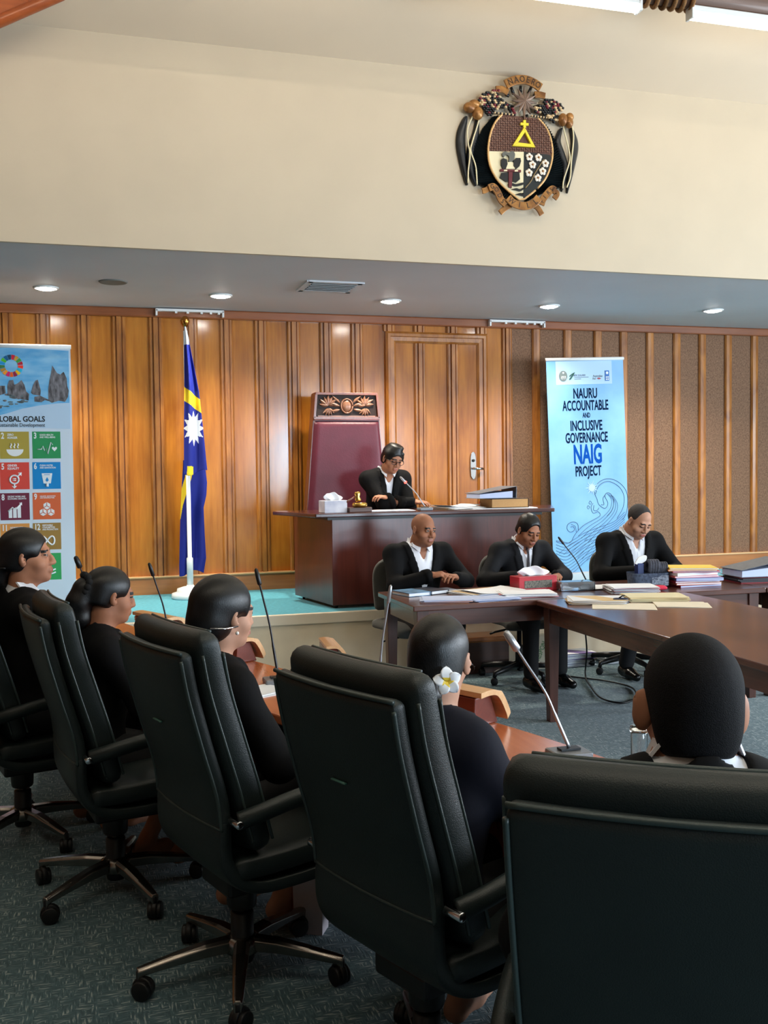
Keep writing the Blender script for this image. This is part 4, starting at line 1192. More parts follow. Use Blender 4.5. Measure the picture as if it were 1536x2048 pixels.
for i in (2, 10, 20, 29, 37, 46):
    a, b = FAR[i] + nrm[i] * .09, FAR[i] + nrm[i] * .40
    tt = Vector((-nrm[i].y, nrm[i].x, 0)) * .02
    MB().prism([((a - tt).x, (a - tt).y), ((b - tt).x, (b - tt).y), ((b + tt).x, (b + tt).y), ((a + tt).x, (a + tt).y)], 0, .715).build('support_panel', M_deskred, t, bevel=.003)

# name blocks: wooden wedges on the curved desk
M_block = wood('name_block_timber', (86, 34, 24), (128, 58, 40), .3, 'x', 8, .3)
M_blocktop = wood('name_block_slab', (190, 128, 80), (236, 198, 150), .3, 'x', 7, .2)
def name_block(label, loc, rz, shells=False, sc=1.0):
    t = thing('name_block', label, 'name block', loc, rz, 'wooden name blocks on the curved desk'); t.scale = (sc, sc, sc)
    MB().prism([(-.055, 0), (.055, 0), (.02, .088), (-.05, .088)], -.15, .15, 'yz').build('wedge', M_block, t, bevel=.004)
    sl = MB()
    pts = sp2([(-.052, .091), (-.01, .094), (.022, .088), (.045, .062), (.066, .024), (.070, .010)], 5)
    n = len(pts)
    for i in range(n - 1):
        (a, b), (c, d_) = pts[i], pts[i + 1]
    P = pts + [(a + .014 if i > n * .4 else a, b + .016) for i, (a, b) in reversed(list(enumerate(pts)))]
    sl.prism(P, -.175, .175, 'yz'); sl.build('slab', M_blocktop, t, bevel=.005)
    if shells:
        s_ = MB()
        for k in range(12): s_.ball((-.165 + .008 * math.sin(k * 2.1), -.02 + .02 * math.cos(k * 1.3), .02 + k * .007), .011, 8, 6)
        s_.build('shell_string', mat('white_shells', (232, 228, 220), .3), t)
    return t
def desk_rz(i): return math.atan2(nrm[i].x, -nrm[i].y)
name_block('wooden name block with a pale curved top, right of the woman with the flower', (1.13, 3.09, .75), R(-62), False, 1.08)
name_block('wooden name block with an orange top just above the middle green chair', (1.0, 4.22, .75), R(-95), False, .7)
name_block('wooden name block under the chin of the woman with the hair clip', (.57, 4.40, .75), R(-62))
name_block('wooden name block with white shells at its end, farthest along the desk', (.33, 5.15, .75), R(-64), True)

# gooseneck microphones
M_stem = mat('gooseneck_dark', (44, 42, 44), .35, .6)
M_stem2 = mat('gooseneck_silver', (176, 178, 184), .3, .7)
def mic(label, base, tip, pale=False, head=.009, bend=.5, box=True, ring=False, drop=0.0):
    t = thing('microphone', label, 'microphone', base, 0, 'gooseneck microphones')
    b, p = Vector((0, 0, .03)), Vector(tip) - Vector(base)
    m = M_stem2 if pale else M_stem
    if box:
        k = MB().prism([(-.055, -.045), (.055, -.045), (.055, .045), (-.055, .045)], 0, .022); k.build('base', mat('mic_base_grey', (120, 122, 126), .35, .3), t, bevel=.006)
        MB().box((0, .0, .026), (.06, .03, .006)).build('key_panel', M_black, t)
    else: MB().lathe([(.035, 0), (.035, .012), (.01, .02)], (0, 0, 0), 20).build('base', M_black, t)
    mid = Vector((p.x * (.5 - .12 * bend), p.y * (.5 - .12 * bend), p.z * .55)) + b * .4
    pts = spline([b, b + (mid - b) * .5, mid, mid + (p - mid) * .6, p], 6)
    MB().tube([tuple(q) for q in pts], [.0052 if i < len(pts) * .3 else .0038 for i in range(len(pts))], 10).build('gooseneck', m, t)
    d_ = (p - mid).normalized()
    MB().tube([tuple(p - d_ * .012), tuple(p - d_ * .006), tuple(p + d_ * .03), tuple(p + d_ * .05), tuple(p + d_ * .056)], [.005, head, head, head * .8, head * .3], 14).build('capsule', m if pale else M_black, t)
    if ring: MB().tube([tuple(p - d_ * .014), tuple(p - d_ * .002)], head + .002, 14).build('light_ring', mat('red_ring_glow', (255, 70, 60), .4, emit=3), t)
    return t
mic('dark gooseneck microphone beside the woman with the hair clip, grey base on the desk', (.69, 3.80, .75), (.631, 3.85, 1.14))
mic('thin dark gooseneck microphone between the ponytail and the flagpole base', (.36, 4.78, .75), (.281, 4.75, 1.10))
mic('dark microphone tip rising above the ponytail, next to the goal banner', (.05, 5.3, .75), (-.048, 5.3, 1.10), head=.014)
mic('pale gooseneck microphone in front of the left end of the long table', (1.00, 3.48, .75), (1.035, 3.45, 1.10), True, head=.007)
mic('silver gooseneck microphone leaning left, nearest the camera', (1.29, 2.54, .75), (1.16, 2.61, 1.06), True, head=.012)
mic('thin black microphone on the long table in front of the blue banner', (3.33, 6.28, .75), (3.15, 6.28, 1.05), head=.008, box=False)
mic('silver microphone with a glowing red ring on the bench desk', (2.60, 7.62, PLAT + .742), (2.44, 7.64, 1.475), True, head=.010, ring=True)

# flag on its stand
FX, FY = .82, 8.6
M_pole = mat('white_pole', (222, 230, 234), .35)
t = thing('flag_stand', 'white flagpole on a stepped round base with gold ball finial', 'flagpole', (FX, FY, PLAT))
MB().lathe([(.155, 0), (.16, .01), (.155, .045), (.12, .055), (.115, .06), (.11, .085), (.06, .10), (.032, .105), (.03, .115)], (0, 0, 0), 40).build('base', M_pole, t)
MB().lathe([(.026, .10), (.027, .34), (.018, .35), (.017, 2.26)], (0, 0, 0), 20).build('pole', M_pole, t)
MB().lathe([(.012, 2.25), (.016, 2.27), (.012, 2.29), (.02, 2.295), (.034, 2.318), (.039, 2.341), (.034, 2.364), (.018, 2.382), (0, 2.384)], (0, 0, 0), 24).build('finial', mat('gold_metal', (190, 130, 60), .22, 1), t)
MF = [mat('flag_blue', (16, 32, 132), .75, bump=.2, bscale=30), mat('flag_yellow', (238, 206, 40), .75), mat('flag_white', (226, 232, 240), .75)]
def interp(tab, y):
    for (a, b), (c, d_) in zip(tab, tab[1:]):
        if a <= y <= c: return b + (d_ - b) * (y - a) / (c - a)
    return tab[-1][1] if y > tab[-1][0] else tab[0][1]
# outline of the hanging cloth: height against left and right edge, in units of 4.2 mm
LE = [(655, 375), (700, 374), (770, 373.5), (850, 371), (925, 369.5), (960, 367), (1020, 363), (1080, 360), (1125, 358)]
RE = [(655, 378), (675, 383), (700, 387), (780, 401), (850, 407), (900, 411), (940, 414), (960, 416), (985, 414), (1010, 408), (1060, 409), (1110, 411), (1150, 404)]
def inpoly(P, x, y):
    c = False; n = len(P)
    for i in range(n):
        (a, b), (d_, e) = P[i], P[(i + 1) % n]
        if (b > y) != (e > y) and x < (d_ - a) * (y - b) / (e - b) + a: c = not c
    return c
STAR = []
for k in range(24):
    q = k * PI / 12; r_ = 1 if k % 2 == 0 else .62
    STAR.append((389.5 + 20 * r_ * math.sin(q), 853 - 35 * r_ * math.cos(q)))
BAND = [(366, 768), (374, 772), (403, 797), (407, 825), (373, 799), (366, 796)]
BAND2 = [(376, 925), (387, 926), (386.5, 945), (381, 965), (374, 985), (368, 1005), (363, 1032), (355, 1040), (355, 1000), (366, 972), (373, 950)]
def cloth(x0f, x1f, y0, y1, name, yoff, amp, ph):
    nu, nv = 84, 230
    b = MB()
    def P(u, v):
        y = y0 + (y1 - y0) * v; a, c = x0f(y), x1f(y); x = a + (c - a) * u
        if v > .97: pass
        d_ = yoff + amp * math.sin(u * 3.2 * PI + ph + v * 1.6) * min(1, v * 3 + .25) + amp * .5 * math.sin(u * 7 + v * 5)
        yy = y + (6 * math.sin(u * 5 + ph) if v > .92 else 0) * (v - .92) * 12
        return ((x - 378) * .00427, d_, 1.7382 - (yy - 900) * .00429 - PLAT)
    def col(u, v):
        y = y0 + (y1 - y0) * v; a, c = x0f(y), x1f(y); x = a + (c - a) * u
        if inpoly(STAR, x, y): return 2
        if inpoly(BAND, x, y) or inpoly(BAND2, x, y): return 1
        if y < 690 and x < 383 + (y - 660) * .05: return 2
        return 0
    b.surf(P, nu, nv, col)
    return b
fl = thing('flag', 'blue flag with a yellow band and white twelve-point star hanging on the pole', 'flag', (FX, FY, PLAT))
f1 = cloth(lambda y: interp(LE, y), lambda y: interp(RE, y), 655, 940, 'fly', -.048, .016, .4).build('upper_drape', MF, fl, fix=False)
f2 = cloth(lambda y: interp(LE, y), lambda y: interp(RE, y), 915, 1140, 'fold', .045, .018, 1.4).build('lower_drape', MF, fl, fix=False)
for o in (f1, f2): 
    q = o.modifiers.new('thickness', 'SOLIDIFY'); q.thickness = .002
# ================================================================ roll-up banners
def banner_frame(t, w, h, depth=.0):
    MB().tube([(-w / 2 - .005, 0, h), (w / 2 + .005, 0, h)], .016, 12).build('top_rail', M_white, t)
    MB().box((0, .02, .04), (w + .04, .14, .08)).build('base_cassette', mat('cassette_grey', (190, 190, 192), .35, .5), t, bevel=.01)
    MB().tube([(0, .04, .08), (0, .03, h)], .009, 8).build('support_pole', M_alu, t)

# --- light blue project banner
W_, H_ = .81, 2.10
t = thing('blue_banner', 'light blue roll-up banner with dark lettering and a drawn wave, by the fabric wall', 'banner', (4.62, 8.6, PLAT), 0)
t.rotation_euler = (0, R(-2.0), 0)
t.location = (4.625, 8.6, PLAT)
banner_frame(t, W_, H_)
M_sky = mat('banner_sky_blue', (100, 156, 208), .5, var=.12, scale=2.2, col2=(130, 182, 224))
MB().bx(-W_ / 2, W_ / 2, -.002, .002, .07, H_ - .01).build('print_sheet', M_sky, t)
INK = mat('banner_ink', (6, 28, 58), .8, spec=.1); INKB = mat('banner_blue_ink', (6, 72, 160), .8, spec=.1)
M_pale = mat('banner_pale_blue', (172, 204, 232), .5)
dz = lambda py: H_ - (py - 720) * .00476          # heights read along the sheet
lg = MB(); lg.bx(-.31, .28, -.0035, -.002, dz(770), dz(724)); lg.build('logo_panel', M_pale, t)
y_ = -.0034
lx = MB()
for s_, py, size, sx, mi, dx in (('NAURU', 789, .125, .62, 0, -.01), ('ACCOUNTABLE', 813, .125, .56, 0, -.01), ('AND', 832, .062, .62, 0, -.005),
                             ('INCLUSIVE', 853, .125, .60, 0, -.01), ('GOVERNANCE', 877, .125, .56, 0, -.01), ('NAIG', 911, .235, .56, 1, -.005), ('PROJECT', 944, .125, .58, 0, -.005)):
    lx.text(s_, size * 1.06, (dx, y_, dz(py)), sx=sx * .9, extrude=.0006, mi=mi, bold=.024 if not mi else .03)
lx.build('lettering', [INK, INKB], t)
lo = MB(); zl = dz(753)
lo.lathe([(0, 0), (.040, 0)], (0, 0, 0), 24) if False else None
lo.prism([(-.235 + .042 * math.cos(a), zl + .05 * math.sin(a)) for a in np.linspace(0, 2 * PI, 25)[:-1]], -.008, -.004, 'xz', 0)
lo.prism([(-.235 + .010 * math.cos(a), zl + .030 + .009 * math.sin(a)) for a in np.linspace(0, 2 * PI, 13)[:-1]], -.0095, -.006, 'xz', 1)
for k in range(4): lo.tube([(-.262 + k * .017, -.009, zl - .034), (-.25 + k * .012, -.009, zl)], .003, 6, 1)
lo.prism(sp2([(-.175, zl - .035), (-.155, zl - .03), (-.115, zl + .03), (-.15, zl + .0)], 4), -.008, -.004, 'xz', 2)
lo.tube([(-.17, -.006, zl - .004), (-.15, -.006, zl + .012), (-.115, -.006, zl + .03)], .004, 6, 2)
lo.prism([(.205, zl + .045), (.248, zl + .045), (.248, zl - .052), (.205, zl - .052)], -.008, -.004, 'xz', 3)
lo.prism([(.218 + .013 * math.cos(a) + .008, zl + .022 + .013 * math.sin(a)) for a in np.linspace(0, 2 * PI, 13)[:-1]], -.0095, -.006, 'xz', 1)
for k in (-1, 1):
    for e in (0, 1): lo.prism([(.2265 + k * .009 - .006, zl - .012 - e * .02), (.2265 + k * .009 + .006, zl - .012 - e * .02), (.2265 + k * .009 + .006, zl - .024 - e * .02), (.2265 + k * .009 - .006, zl - .024 - e * .02)], -.0095, -.006, 'xz', 1)
lo.prism([(.115, zl - .028), (.14, zl - .02), (.165, zl - .03), (.14, zl - .038)], -.008, -.004, 'xz', 5)
lo.text('NEW ZEALAND', .024, (-.065, -.005, zl + .004), sx=.75, mi=4, extrude=.0006)
lo.box((-.045, -.006, zl - .014), (.15, .002, .004), 4).box((-.085, -.006, zl - .030), (.07, .002, .004), 4)
lo.text('Australian', .030, (.128, -.005, zl - .006), sx=.85, mi=0, extrude=.0008)
lo.text('Aid', .030, (.088, -.005, zl - .030), sx=.85, mi=0, extrude=.0008)
lo.build('logos', [mat('logo_grey', (110, 120, 118), .5), mat('logo_white', (230, 238, 244), .5), mat('logo_green', (24, 84, 66), .5), mat('logo_blue', (40, 104, 180), .5), mat('logo_text', (84, 96, 116), .5), mat('logo_red', (170, 50, 60), .5)], t)
# line-drawn wave; points in the photograph's banner coordinates
def bp(px, py):
    e = (px - (1167 + (py - 720) * .024)) * .00532
    return (e, -.0028, dz(py))
wv = MB()
def line(pts, r=.0026): wv.tube([tuple(q) for q in spline([bp(*p) for p in pts], 5)], r, 5)
line([(1188, 1000), (1183, 985), (1190, 969), (1205, 961), (1222, 963), (1238, 974), (1248, 990), (1250, 1010), (1247, 1032), (1240, 1045)])
line([(1185, 990), (1192, 974), (1207, 966), (1222, 970), (1236, 982), (1243, 1000), (1240, 1022), (1228, 1042)])
line([(1188, 1000), (1192, 1012), (1204, 1020), (1210, 1010), (1204, 996), (1208, 989), (1216, 992), (1222, 1006), (1218, 1024), (1208, 1036)])
line([(1196, 1012), (1202, 1012), (1200, 1000), (1206, 991)])
for k in range(4): line([(1208 + k * 4, 990 + k * 2), (1217 + k * 4, 1003 + k * 3), (1214 + k * 4, 1022 + k * 3), (1196 + k * 4, 1040 + k * 4), (1172 + k * 5, 1054 + k * 5), (1150 + k * 6, 1072 + k * 5)], .0020)
line([(1180, 1008), (1176, 1016), (1180, 1028), (1190, 1026), (1194, 1034), (1180, 1042), (1160, 1052), (1144, 1068), (1134, 1084), (1122, 1082), (1106, 1078)])
line([(1182, 1012), (1181, 1022), (1188, 1023), (1192, 1018)])
line([(1150, 1060), (1149, 1048), (1140, 1043), (1130, 1047), (1128, 1056), (1134, 1063), (1142, 1060), (1141, 1053), (1135, 1053)])
line([(1146, 1064), (1144, 1052), (1136, 1048)], .0020)
for k in range(11):
    o = k * 8
    line([(1106, 1080 + o * .75), (1124, 1086 + o * .8), (1142, 1078 + o * .8), (1164, 1066 + o * .72), (1190, 1058 + o * .66), (1222, 1048 + o * .55), (1244, 1030 + o * .62)], .0020)
for k in range(7):
    line([(1112 + k * 9, 1104 + k * 3), (1130 + k * 9, 1090 + k * 2), (1150 + k * 9, 1080)], .0018)
for a, b in ((1174, 1003), (1170, 1012)): line([(a, b), (a - 2, b + 4), (a + 1, b + 7), (a + 3, b + 3), (a, b)], .002)
wv.build('wave_drawing', mat('wave_ink', (58, 84, 112), .5), t)
sn = MB(); c0 = bp(1178, 977)
for k in range(14):
    a = k * 2 * PI / 14; r2 = .075 if k % 2 else .055
    sn.add([(c0[0] + .03 * math.cos(a - .2), -.005, c0[2] + .03 * math.sin(a - .2)), (c0[0] + .03 * math.cos(a + .2), -.005, c0[2] + .03 * math.sin(a + .2)), (c0[0] + r2 * math.cos(a), -.005, c0[2] + r2 * math.sin(a))], [(0, 1, 2)])
sn.prism([(c0[0] + .03 * math.cos(a), c0[2] + .03 * math.sin(a)) for a in np.linspace(0, 2 * PI, 19)[:-1]], -.005, -.003, 'xz')
sn.build('drawn_sun', M_pale, t)

# --- goals banner at far left (right part in view)
W_, H_ = .85, 2.03
t = thing('goals_banner', 'white roll-up banner with rocky beach photo and coloured numbered goal tiles', 'banner', (-.525, 8.0, PLAT), R(-1.2))
banner_frame(t, W_, H_)
MB().bx(-W_ / 2, W_ / 2, -.002, .002, .07, H_ - .01).build('print_sheet', mat('banner_white', (214, 228, 242), .5), t)
K = .00398
def gp(px, py): return (W_ / 2 - (142.5 + (py - 697) * .018 - px) * .00415, H_ - (py - 696) * .00402)
pic = MB()
def quad(b, pts, y0, y1, mi=0): b.prism([gp(*p) for p in pts], y0, y1, 'xz', mi)
pb = [(139.5, 703), (141.8, 850), (-60, 844), (-60, 696)]
MBs = mat('beach_sky', (84, 172, 228), .5, var=.4, scale=5, stretch=(1, 1, 3), col2=(150, 206, 240))
quad(pic, pb, -.0035, -.002, 0)
quad(pic, [(140.5, 801), (120, 802), (90, 806), (60, 812), (30, 822), (0, 830), (-60, 836), (-60, 844), (141.8, 850)], -.0045, -.003, 1)
rocks = [[(104, 797), (104, 775), (106, 760), (109, 745), (111, 731), (115, 738), (119, 745), (125, 748), (129, 744), (131, 743), (136, 755), (137, 770), (139.5, 778), (138, 790), (133, 799), (122, 797), (110, 801)],
         [(34, 785), (34, 770), (37, 760), (44, 759), (46, 768), (52, 765), (58, 759), (63, 768), (66, 780), (71, 785), (70, 797), (50, 793)],
         [(74, 783), (78, 768), (82, 760), (86, 758), (89, 770), (91, 778), (90, 788), (78, 786)],
         [(9, 783), (10, 775), (18, 770), (30, 770), (31, 784), (20, 788)], [(-10, 790), (-8, 768), (3, 765), (7, 775), (6, 786)],
         [(80, 790), (90, 788), (98, 792), (108, 797), (112, 800), (98, 796), (92, 800), (80, 799)], [(-12, 822), (0, 800), (4, 792), (8, 800), (14, 808), (22, 812), (12, 814), (4, 822)]]
for r_ in rocks: quad(pic, r_, -.0055, -.004, 2)
random.seed(3)
for k in range(46):
    cx, cy = random.uniform(-10, 68), random.uniform(786, 816)
    if cy > 822 - cx * .35: continue
    w_, h_ = random.uniform(2, 6), random.uniform(1, 2.4)
    quad(pic, [(cx + w_ * math.cos(a), cy + h_ * math.sin(a)) for a in np.linspace(0, 2 * PI, 9)[:-1]], -.0058, -.004, 3 if k % 3 else 2)
pic.build('beach_picture', [MBs, mat('beach_sand', (190, 216, 240), .5), mat('rock_print', (54, 50, 52), .6, var=.9, scale=26, col2=(140, 138, 144), stretch=(1.6, 1, .6)), mat('shallow_print', (104, 120, 124), .6)], t)
GC = [(229, 36, 59), (221, 166, 58), (76, 159, 56), (197, 25, 45), (255, 58, 33), (38, 189, 226), (252, 195, 11), (162, 25, 66), (253, 105, 37), (221, 19, 103), (253, 157, 36), (191, 139, 46), (63, 126, 68), (10, 151, 217), (86, 192, 43), (0, 104, 157), (25, 72, 106)]
wh = MB(); gx, gz = gp(41, 733)
for k in range(17):
    a0_, a1_ = PI / 2 - (k + .08) * 2 * PI / 17, PI / 2 - (k + .92) * 2 * PI / 17
    P_ = [(gx + r_ * math.cos(a), gz + r_ * math.sin(a)) for r_, aa in ((.083, (a0_, (a0_ + a1_) / 2, a1_)), (.047, (a1_, (a0_ + a1_) / 2, a0_))) for a in aa]
    wh.prism(P_, -.0065, -.004, 'xz', k)
wh.build('goal_wheel', [mat('goal_colour_%s' % 'abcdefghijklmnopq'[i], c, .5) for i, c in enumerate(GC)], t)
tx_ = MB()
x_, z_ = gp(45, 832); tx_.text('THE GLOBAL GOALS', .058, (gp(98, 832)[0], -.0055, z_), sx=.86, align='RIGHT', extrude=.001, bold=.022)
tx_.text('For Sustainable Development', .040, (gp(98, 843)[0], -.0055, gp(98, 843)[1]), sx=.83, align='RIGHT', extrude=.001)
tx_.build('lettering', mat('banner_black_ink', (24, 28, 34), .5), t)
TC = {1: (226, 56, 70), 2: (178, 158, 66), 3: (40, 150, 90), 4: (160, 46, 62), 5: (222, 74, 62), 6: (0, 136, 208), 7: (206, 160, 66), 8: (112, 36, 62), 9: (222, 104, 60), 10: (206, 50, 132), 11: (222, 150, 76), 12: (160, 124, 62), 13: (70, 124, 90), 14: (20, 130, 190), 15: (52, 164, 92)}
TXT = {1: 'NO\nPOVERTY', 2: 'ZERO\nHUNGER', 3: 'GOOD HEALTH\nAND WELL-BEING', 4: 'QUALITY\nEDUCATION', 5: 'GENDER\nEQUALITY', 6: 'CLEAN WATER\nAND SANITATION', 7: 'AFFORDABLE AND\nCLEAN ENERGY', 8: 'DECENT WORK AND\nECONOMIC GROWTH', 9: 'INDUSTRY, INNOVATION\nAND INFRASTRUCTURE', 10: 'REDUCED\nINEQUALITIES', 11: 'SUSTAINABLE CITIES\nAND COMMUNITIES', 12: 'RESPONSIBLE\nCONSUMPTION\nAND PRODUCTION', 13: 'CLIMATE\nACTION', 14: 'LIFE BELOW\nWATER', 15: 'LIFE\nON LAND'}
M_tw = mat('tile_white', (236, 240, 244), .5)
def circ(cx, cz, r_, n=18, a0=0, a1=2 * PI): return [(cx + r_ * math.cos(a), cz + r_ * math.sin(a)) for a in np.linspace(a0, a1, n)]
for row in range(5):
    for col_ in range(3):
        g = row * 3 + col_ + 1
        x0, z0 = gp((-36, 19.8, 75.5)[col_], 855 + row * 57.3); x1, z1 = gp((15.5, 70.8, 125)[col_], 855 + 50.5 + row * 57.3)
        sx_ = (855 + row * 57.3)
        b = MB().prism([(x0, z0), (x1, z0), (x1, z1), (x0, z1)], -.0035, -.002, 'xz', 0)
        w = x1 - x0; q = lambda u, v: (x0 + w * u, z0 - w * v)
        yy = -.0044
        b.text(str(g), .062, (q(.05, 0)[0], yy, q(0, .16)[1]), sx=.70, align='LEFT', mi=1, extrude=.0006, bold=.03)
        b.text(TXT[g], .0225 * min(1, (11 if g < 10 else 10) / max(len(l) for l in TXT[g].split('\n'))), (q(.26 if g < 10 else .34, 0)[0], yy, q(0, .17)[1]), sx=.78, align='LEFT', mi=1, extrude=.0006, bold=.03)
        T = lambda pts, r_: b.tube([(q(u, v)[0], yy, q(u, v)[1]) for u, v in pts], r_, 6, 1)
        Pg = lambda pts, mi=1, y_=-.0044: b.prism([q(u, v) for u, v in pts], y_ - .0005, y_ + .0008, 'xz', mi)
        if g == 2:
            Pg([(.22, .64), (.80, .64)] + [(.51 + .29 * math.cos(a), .64 + .25 * math.sin(a)) for a in np.linspace(.2, PI - .2, 12)])
            for k in range(3): T([(.38 + k * .12, .60), (.35 + k * .12, .54), (.39 + k * .12, .48), (.37 + k * .12, .42)], .005)
        elif g == 3:
            T([(.16, .66), (.32, .66), (.37, .54), (.43, .72), (.48, .62), (.54, .84), (.66, .40), (.72, .50)], .004)
            Pg([(.78, .74), (.69, .64), (.69, .59), (.735, .57), (.78, .61), (.825, .57), (.87, .59), (.87, .64)])
        elif g == 5:
            T([(.48 + .15 * math.cos(a), .62 + .15 * math.sin(a)) for a in np.linspace(0, 2 * PI, 20)], .007)
            T([(.58, .52), (.70, .40)], .006); Pg([(.61, .38), (.74, .36), (.73, .50)]); T([(.48, .77), (.48, .88)], .006); Pg([(.39, .85), (.57, .85), (.48, .95)])
            for v in (.59, .65): T([(.42, v), (.54, v)], .0045)
        elif g == 6:
            Pg([(.32, .42), (.70, .42), (.64, .80), (.38, .80)]); Pg([(.40, .48), (.62, .48), (.61, .46), (.41, .46)], 0, -.0052)
            Pg([(.51, .56), (.57, .68), (.51, .74), (.45, .68)], 0, -.0052); T([(.51, .80), (.51, .92)], .012)
        elif g == 8:
            for k in range(3): Pg([(.28 + k * .15, .90), (.40 + k * .15, .90), (.40 + k * .15, .58 - k * .08), (.28 + k * .15, .64 - k * .06)])
            T([(.26, .66), (.42, .52), (.52, .60), (.72, .38)], .006); Pg([(.64, .36), (.74, .34), (.74, .46)])
        elif g == 9:
            for cx, cv_ in ((.5, .5), (.36, .74), (.64, .74)): 
                Pg([(cx + .14 * math.sin(a), cv_ + .14 * math.cos(a)) for a in np.linspace(0, 2 * PI, 7)[:-1]])
                for a in (PI / 6 * 2, PI, -PI / 3): b.tube([(q(cx, cv_)[0], -.0052, q(cx, cv_)[1]), (q(cx + .13 * math.sin(a), 0)[0], -.0052, q(0, cv_ - .13 * math.cos(a) * -1)[1])], .0025, 5, 0)
        elif g == 11:
            for k, h__ in enumerate((.3, .42, .36)): Pg([(.26 + k * .17, .9), (.40 + k * .17, .9), (.40 + k * .17, .9 - h__), (.26 + k * .17, .9 - h__)])
        elif g == 12:
            T([(.5 + .26 * math.sin(a) / (1 + .15 * math.cos(a) ** 2), .66 - .16 * math.sin(2 * a)) for a in np.linspace(0, 2 * PI, 32)], .007); Pg([(.34, .76), (.42, .86), (.46, .74)])
        elif g == 1:
            for k in range(4): Pg([(.55 + k * .12, .82), (.63 + k * .12, .82), (.64 + k * .12, .56), (.54 + k * .12, .56)]); b.prism(circ(*q(.59 + k * .12, .50), .010, 12)[:-1], yy - .001, yy, 'xz', 1)
        elif g == 4:
            for k in range(3): Pg([(.62 + k * .11, .86), (.69 + k * .11, .86), (.69 + k * .11, .46), (.62 + k * .11, .46)])
        elif g == 7:
            b.prism(circ(*q(.72, .62), .02, 16)[:-1], yy - .001, yy, 'xz', 1)
            for k in range(8):
                a = k * PI / 4; T([(.72 + .14 * math.cos(a), .62 + .14 * math.sin(a)), (.72 + .21 * math.cos(a), .62 + .21 * math.sin(a))], .004)
        elif g == 10:
            Pg([(.78, .52), (.90, .62), (.78, .72)]); T([(.5, .58), (.66, .58)], .006); T([(.5, .66), (.66, .66)], .006)
        else:
            T([(.2, .6), (.35, .66), (.5, .6), (.65, .66), (.8, .6)], .006); T([(.2, .72), (.35, .78), (.5, .72), (.65, .78), (.8, .72)], .006)
        b.build('goal_tile', [mat('tile_%s' % 'abcdefghijklmno'[g - 1], TC[g], .5), M_tw], t)
# ================================================================ carved crest on the upper wall
def cw(cx, cy): return (.000705 * (cx - 768) - .0000036 * (cy - 867), .0000547 * (cx - 768) - .000633 * (cy - 867))
t = thing('wall_crest', 'carved and painted coat of arms hung high on the cream wall', 'crest', (2.963, YS, 3.807))
M_gold = mat('antique_gold', (176, 124, 66), .35, .35, var=.45, scale=14, col2=(112, 70, 38))
M_gdark = mat('crest_dark_green', (16, 24, 26), .4, var=.4, scale=20)
M_cream = mat('crest_cream', (228, 214, 176), .5)
M_brown = mat('crest_brown', (92, 54, 42), .4, var=.4, scale=60)
M_black2 = mat('crest_black', (18, 18, 20), .35)
M_yel = mat('crest_yellow', (232, 208, 52), .45)
M_grey = mat('crest_grey', (92, 92, 86), .4)
M_maro = mat('crest_maroon', (96, 28, 36), .4)
M_star = mat('crest_star', (150, 126, 112), .3, .4)
def poly(pts): return [cw(*p) for p in pts]
# palm fan
fan = MB()
O = (770, 1330)
LB = [(540, 505), (470, 515), (440, 560), (370, 640), (345, 700), (280, 800), (250, 900), (270, 1050), (300, 1240), (420, 1290), (540, 1375), (640, 1410), (740, 1450)]
RB = [(950, 545), (1010, 545), (1090, 650), (1150, 760), (1215, 880), (1245, 1000), (1225, 1290), (1150, 1315), (1040, 1345), (940, 1390), (830, 1450)]
def along(P, n):
    d = [0]
    for a, b in zip(P, P[1:]): d.append(d[-1] + math.hypot(b[0] - a[0], b[1] - a[1]))
    out = []
    for k in range(n + 1):
        q = d[-1] * k / n; i = max(j for j in range(len(d)) if d[j] <= q + 1e-9); i = min(i, len(P) - 2)
        f_ = (q - d[i]) / (d[i + 1] - d[i]); out.append((P[i][0] + (P[i + 1][0] - P[i][0]) * f_, P[i][1] + (P[i + 1][1] - P[i][1]) * f_))
    return out
for B_, ctr in ((LB, (760, 1180)), (RB, (790, 1180))):
    Q = along(B_, 44)
    for a, b in zip(Q, Q[1:]):
        m_ = ((a[0] + b[0]) / 2, (a[1] + b[1]) / 2)
        A, Bq, Mq, C_ = cw(*a), cw(*b), cw(*m_), cw(*ctr)
        fan.add([(A[0], -.012, A[1]), (Mq[0], -.030, Mq[1]), (Bq[0], -.012, Bq[1]), (C_[0], -.03, C_[1]), (A[0], 0, A[1]), (Bq[0], 0, Bq[1])], [(0, 1, 3), (1, 2, 3), (0, 4, 5, 2, 1), (0, 3, 4), (2, 5, 3)])
fan.build('palm_fan', M_gdark, t)
SH = sp2([(560, 505), (490, 590), (436, 720), (412, 900), (432, 1060), (500, 1200), (600, 1310), (745, 1432)], 6) + sp2([(800, 1425), (940, 1310), (1040, 1180), (1098, 1000), (1100, 850), (1062, 700), (1000, 600), (945, 545)], 6)
sh = MB().prism(poly(SH), -.045, -.005, 'xz').build('shield', M_brown, t)
MB().tube([(x, -.046, z) for x, z in poly(SH[:49])], .008, 8).tube([(x, -.046, z) for x, z in poly(SH[49:])], .008, 8).build('shield_rim', mat('crest_rim', (216, 172, 116), .35, .2), t)
we = MB()
for j in range(15):
    for i in range(28):
        cx, cy = 430 + i * 24.5, 540 + j * 25 + (i * .9)
        if not inpoly(SH, cx, cy) or cy > 905 + (cx - 430) * .062 - 12: continue
        if inpoly([(790, 640), (915, 875), (655, 860)], cx, cy): continue
        x, z = cw(cx, cy); o_ = (i + j) % 2
        we.box((x, -.046 - .003 * o_, z), (.0155 if o_ else .010, .008, .0095 if o_ else .0145))
we.build('woven_field', mat('woven_brown', (112, 72, 56), .3, var=.3, scale=80, spec=.7), sh, bevel=.002)
def clip(P): return P
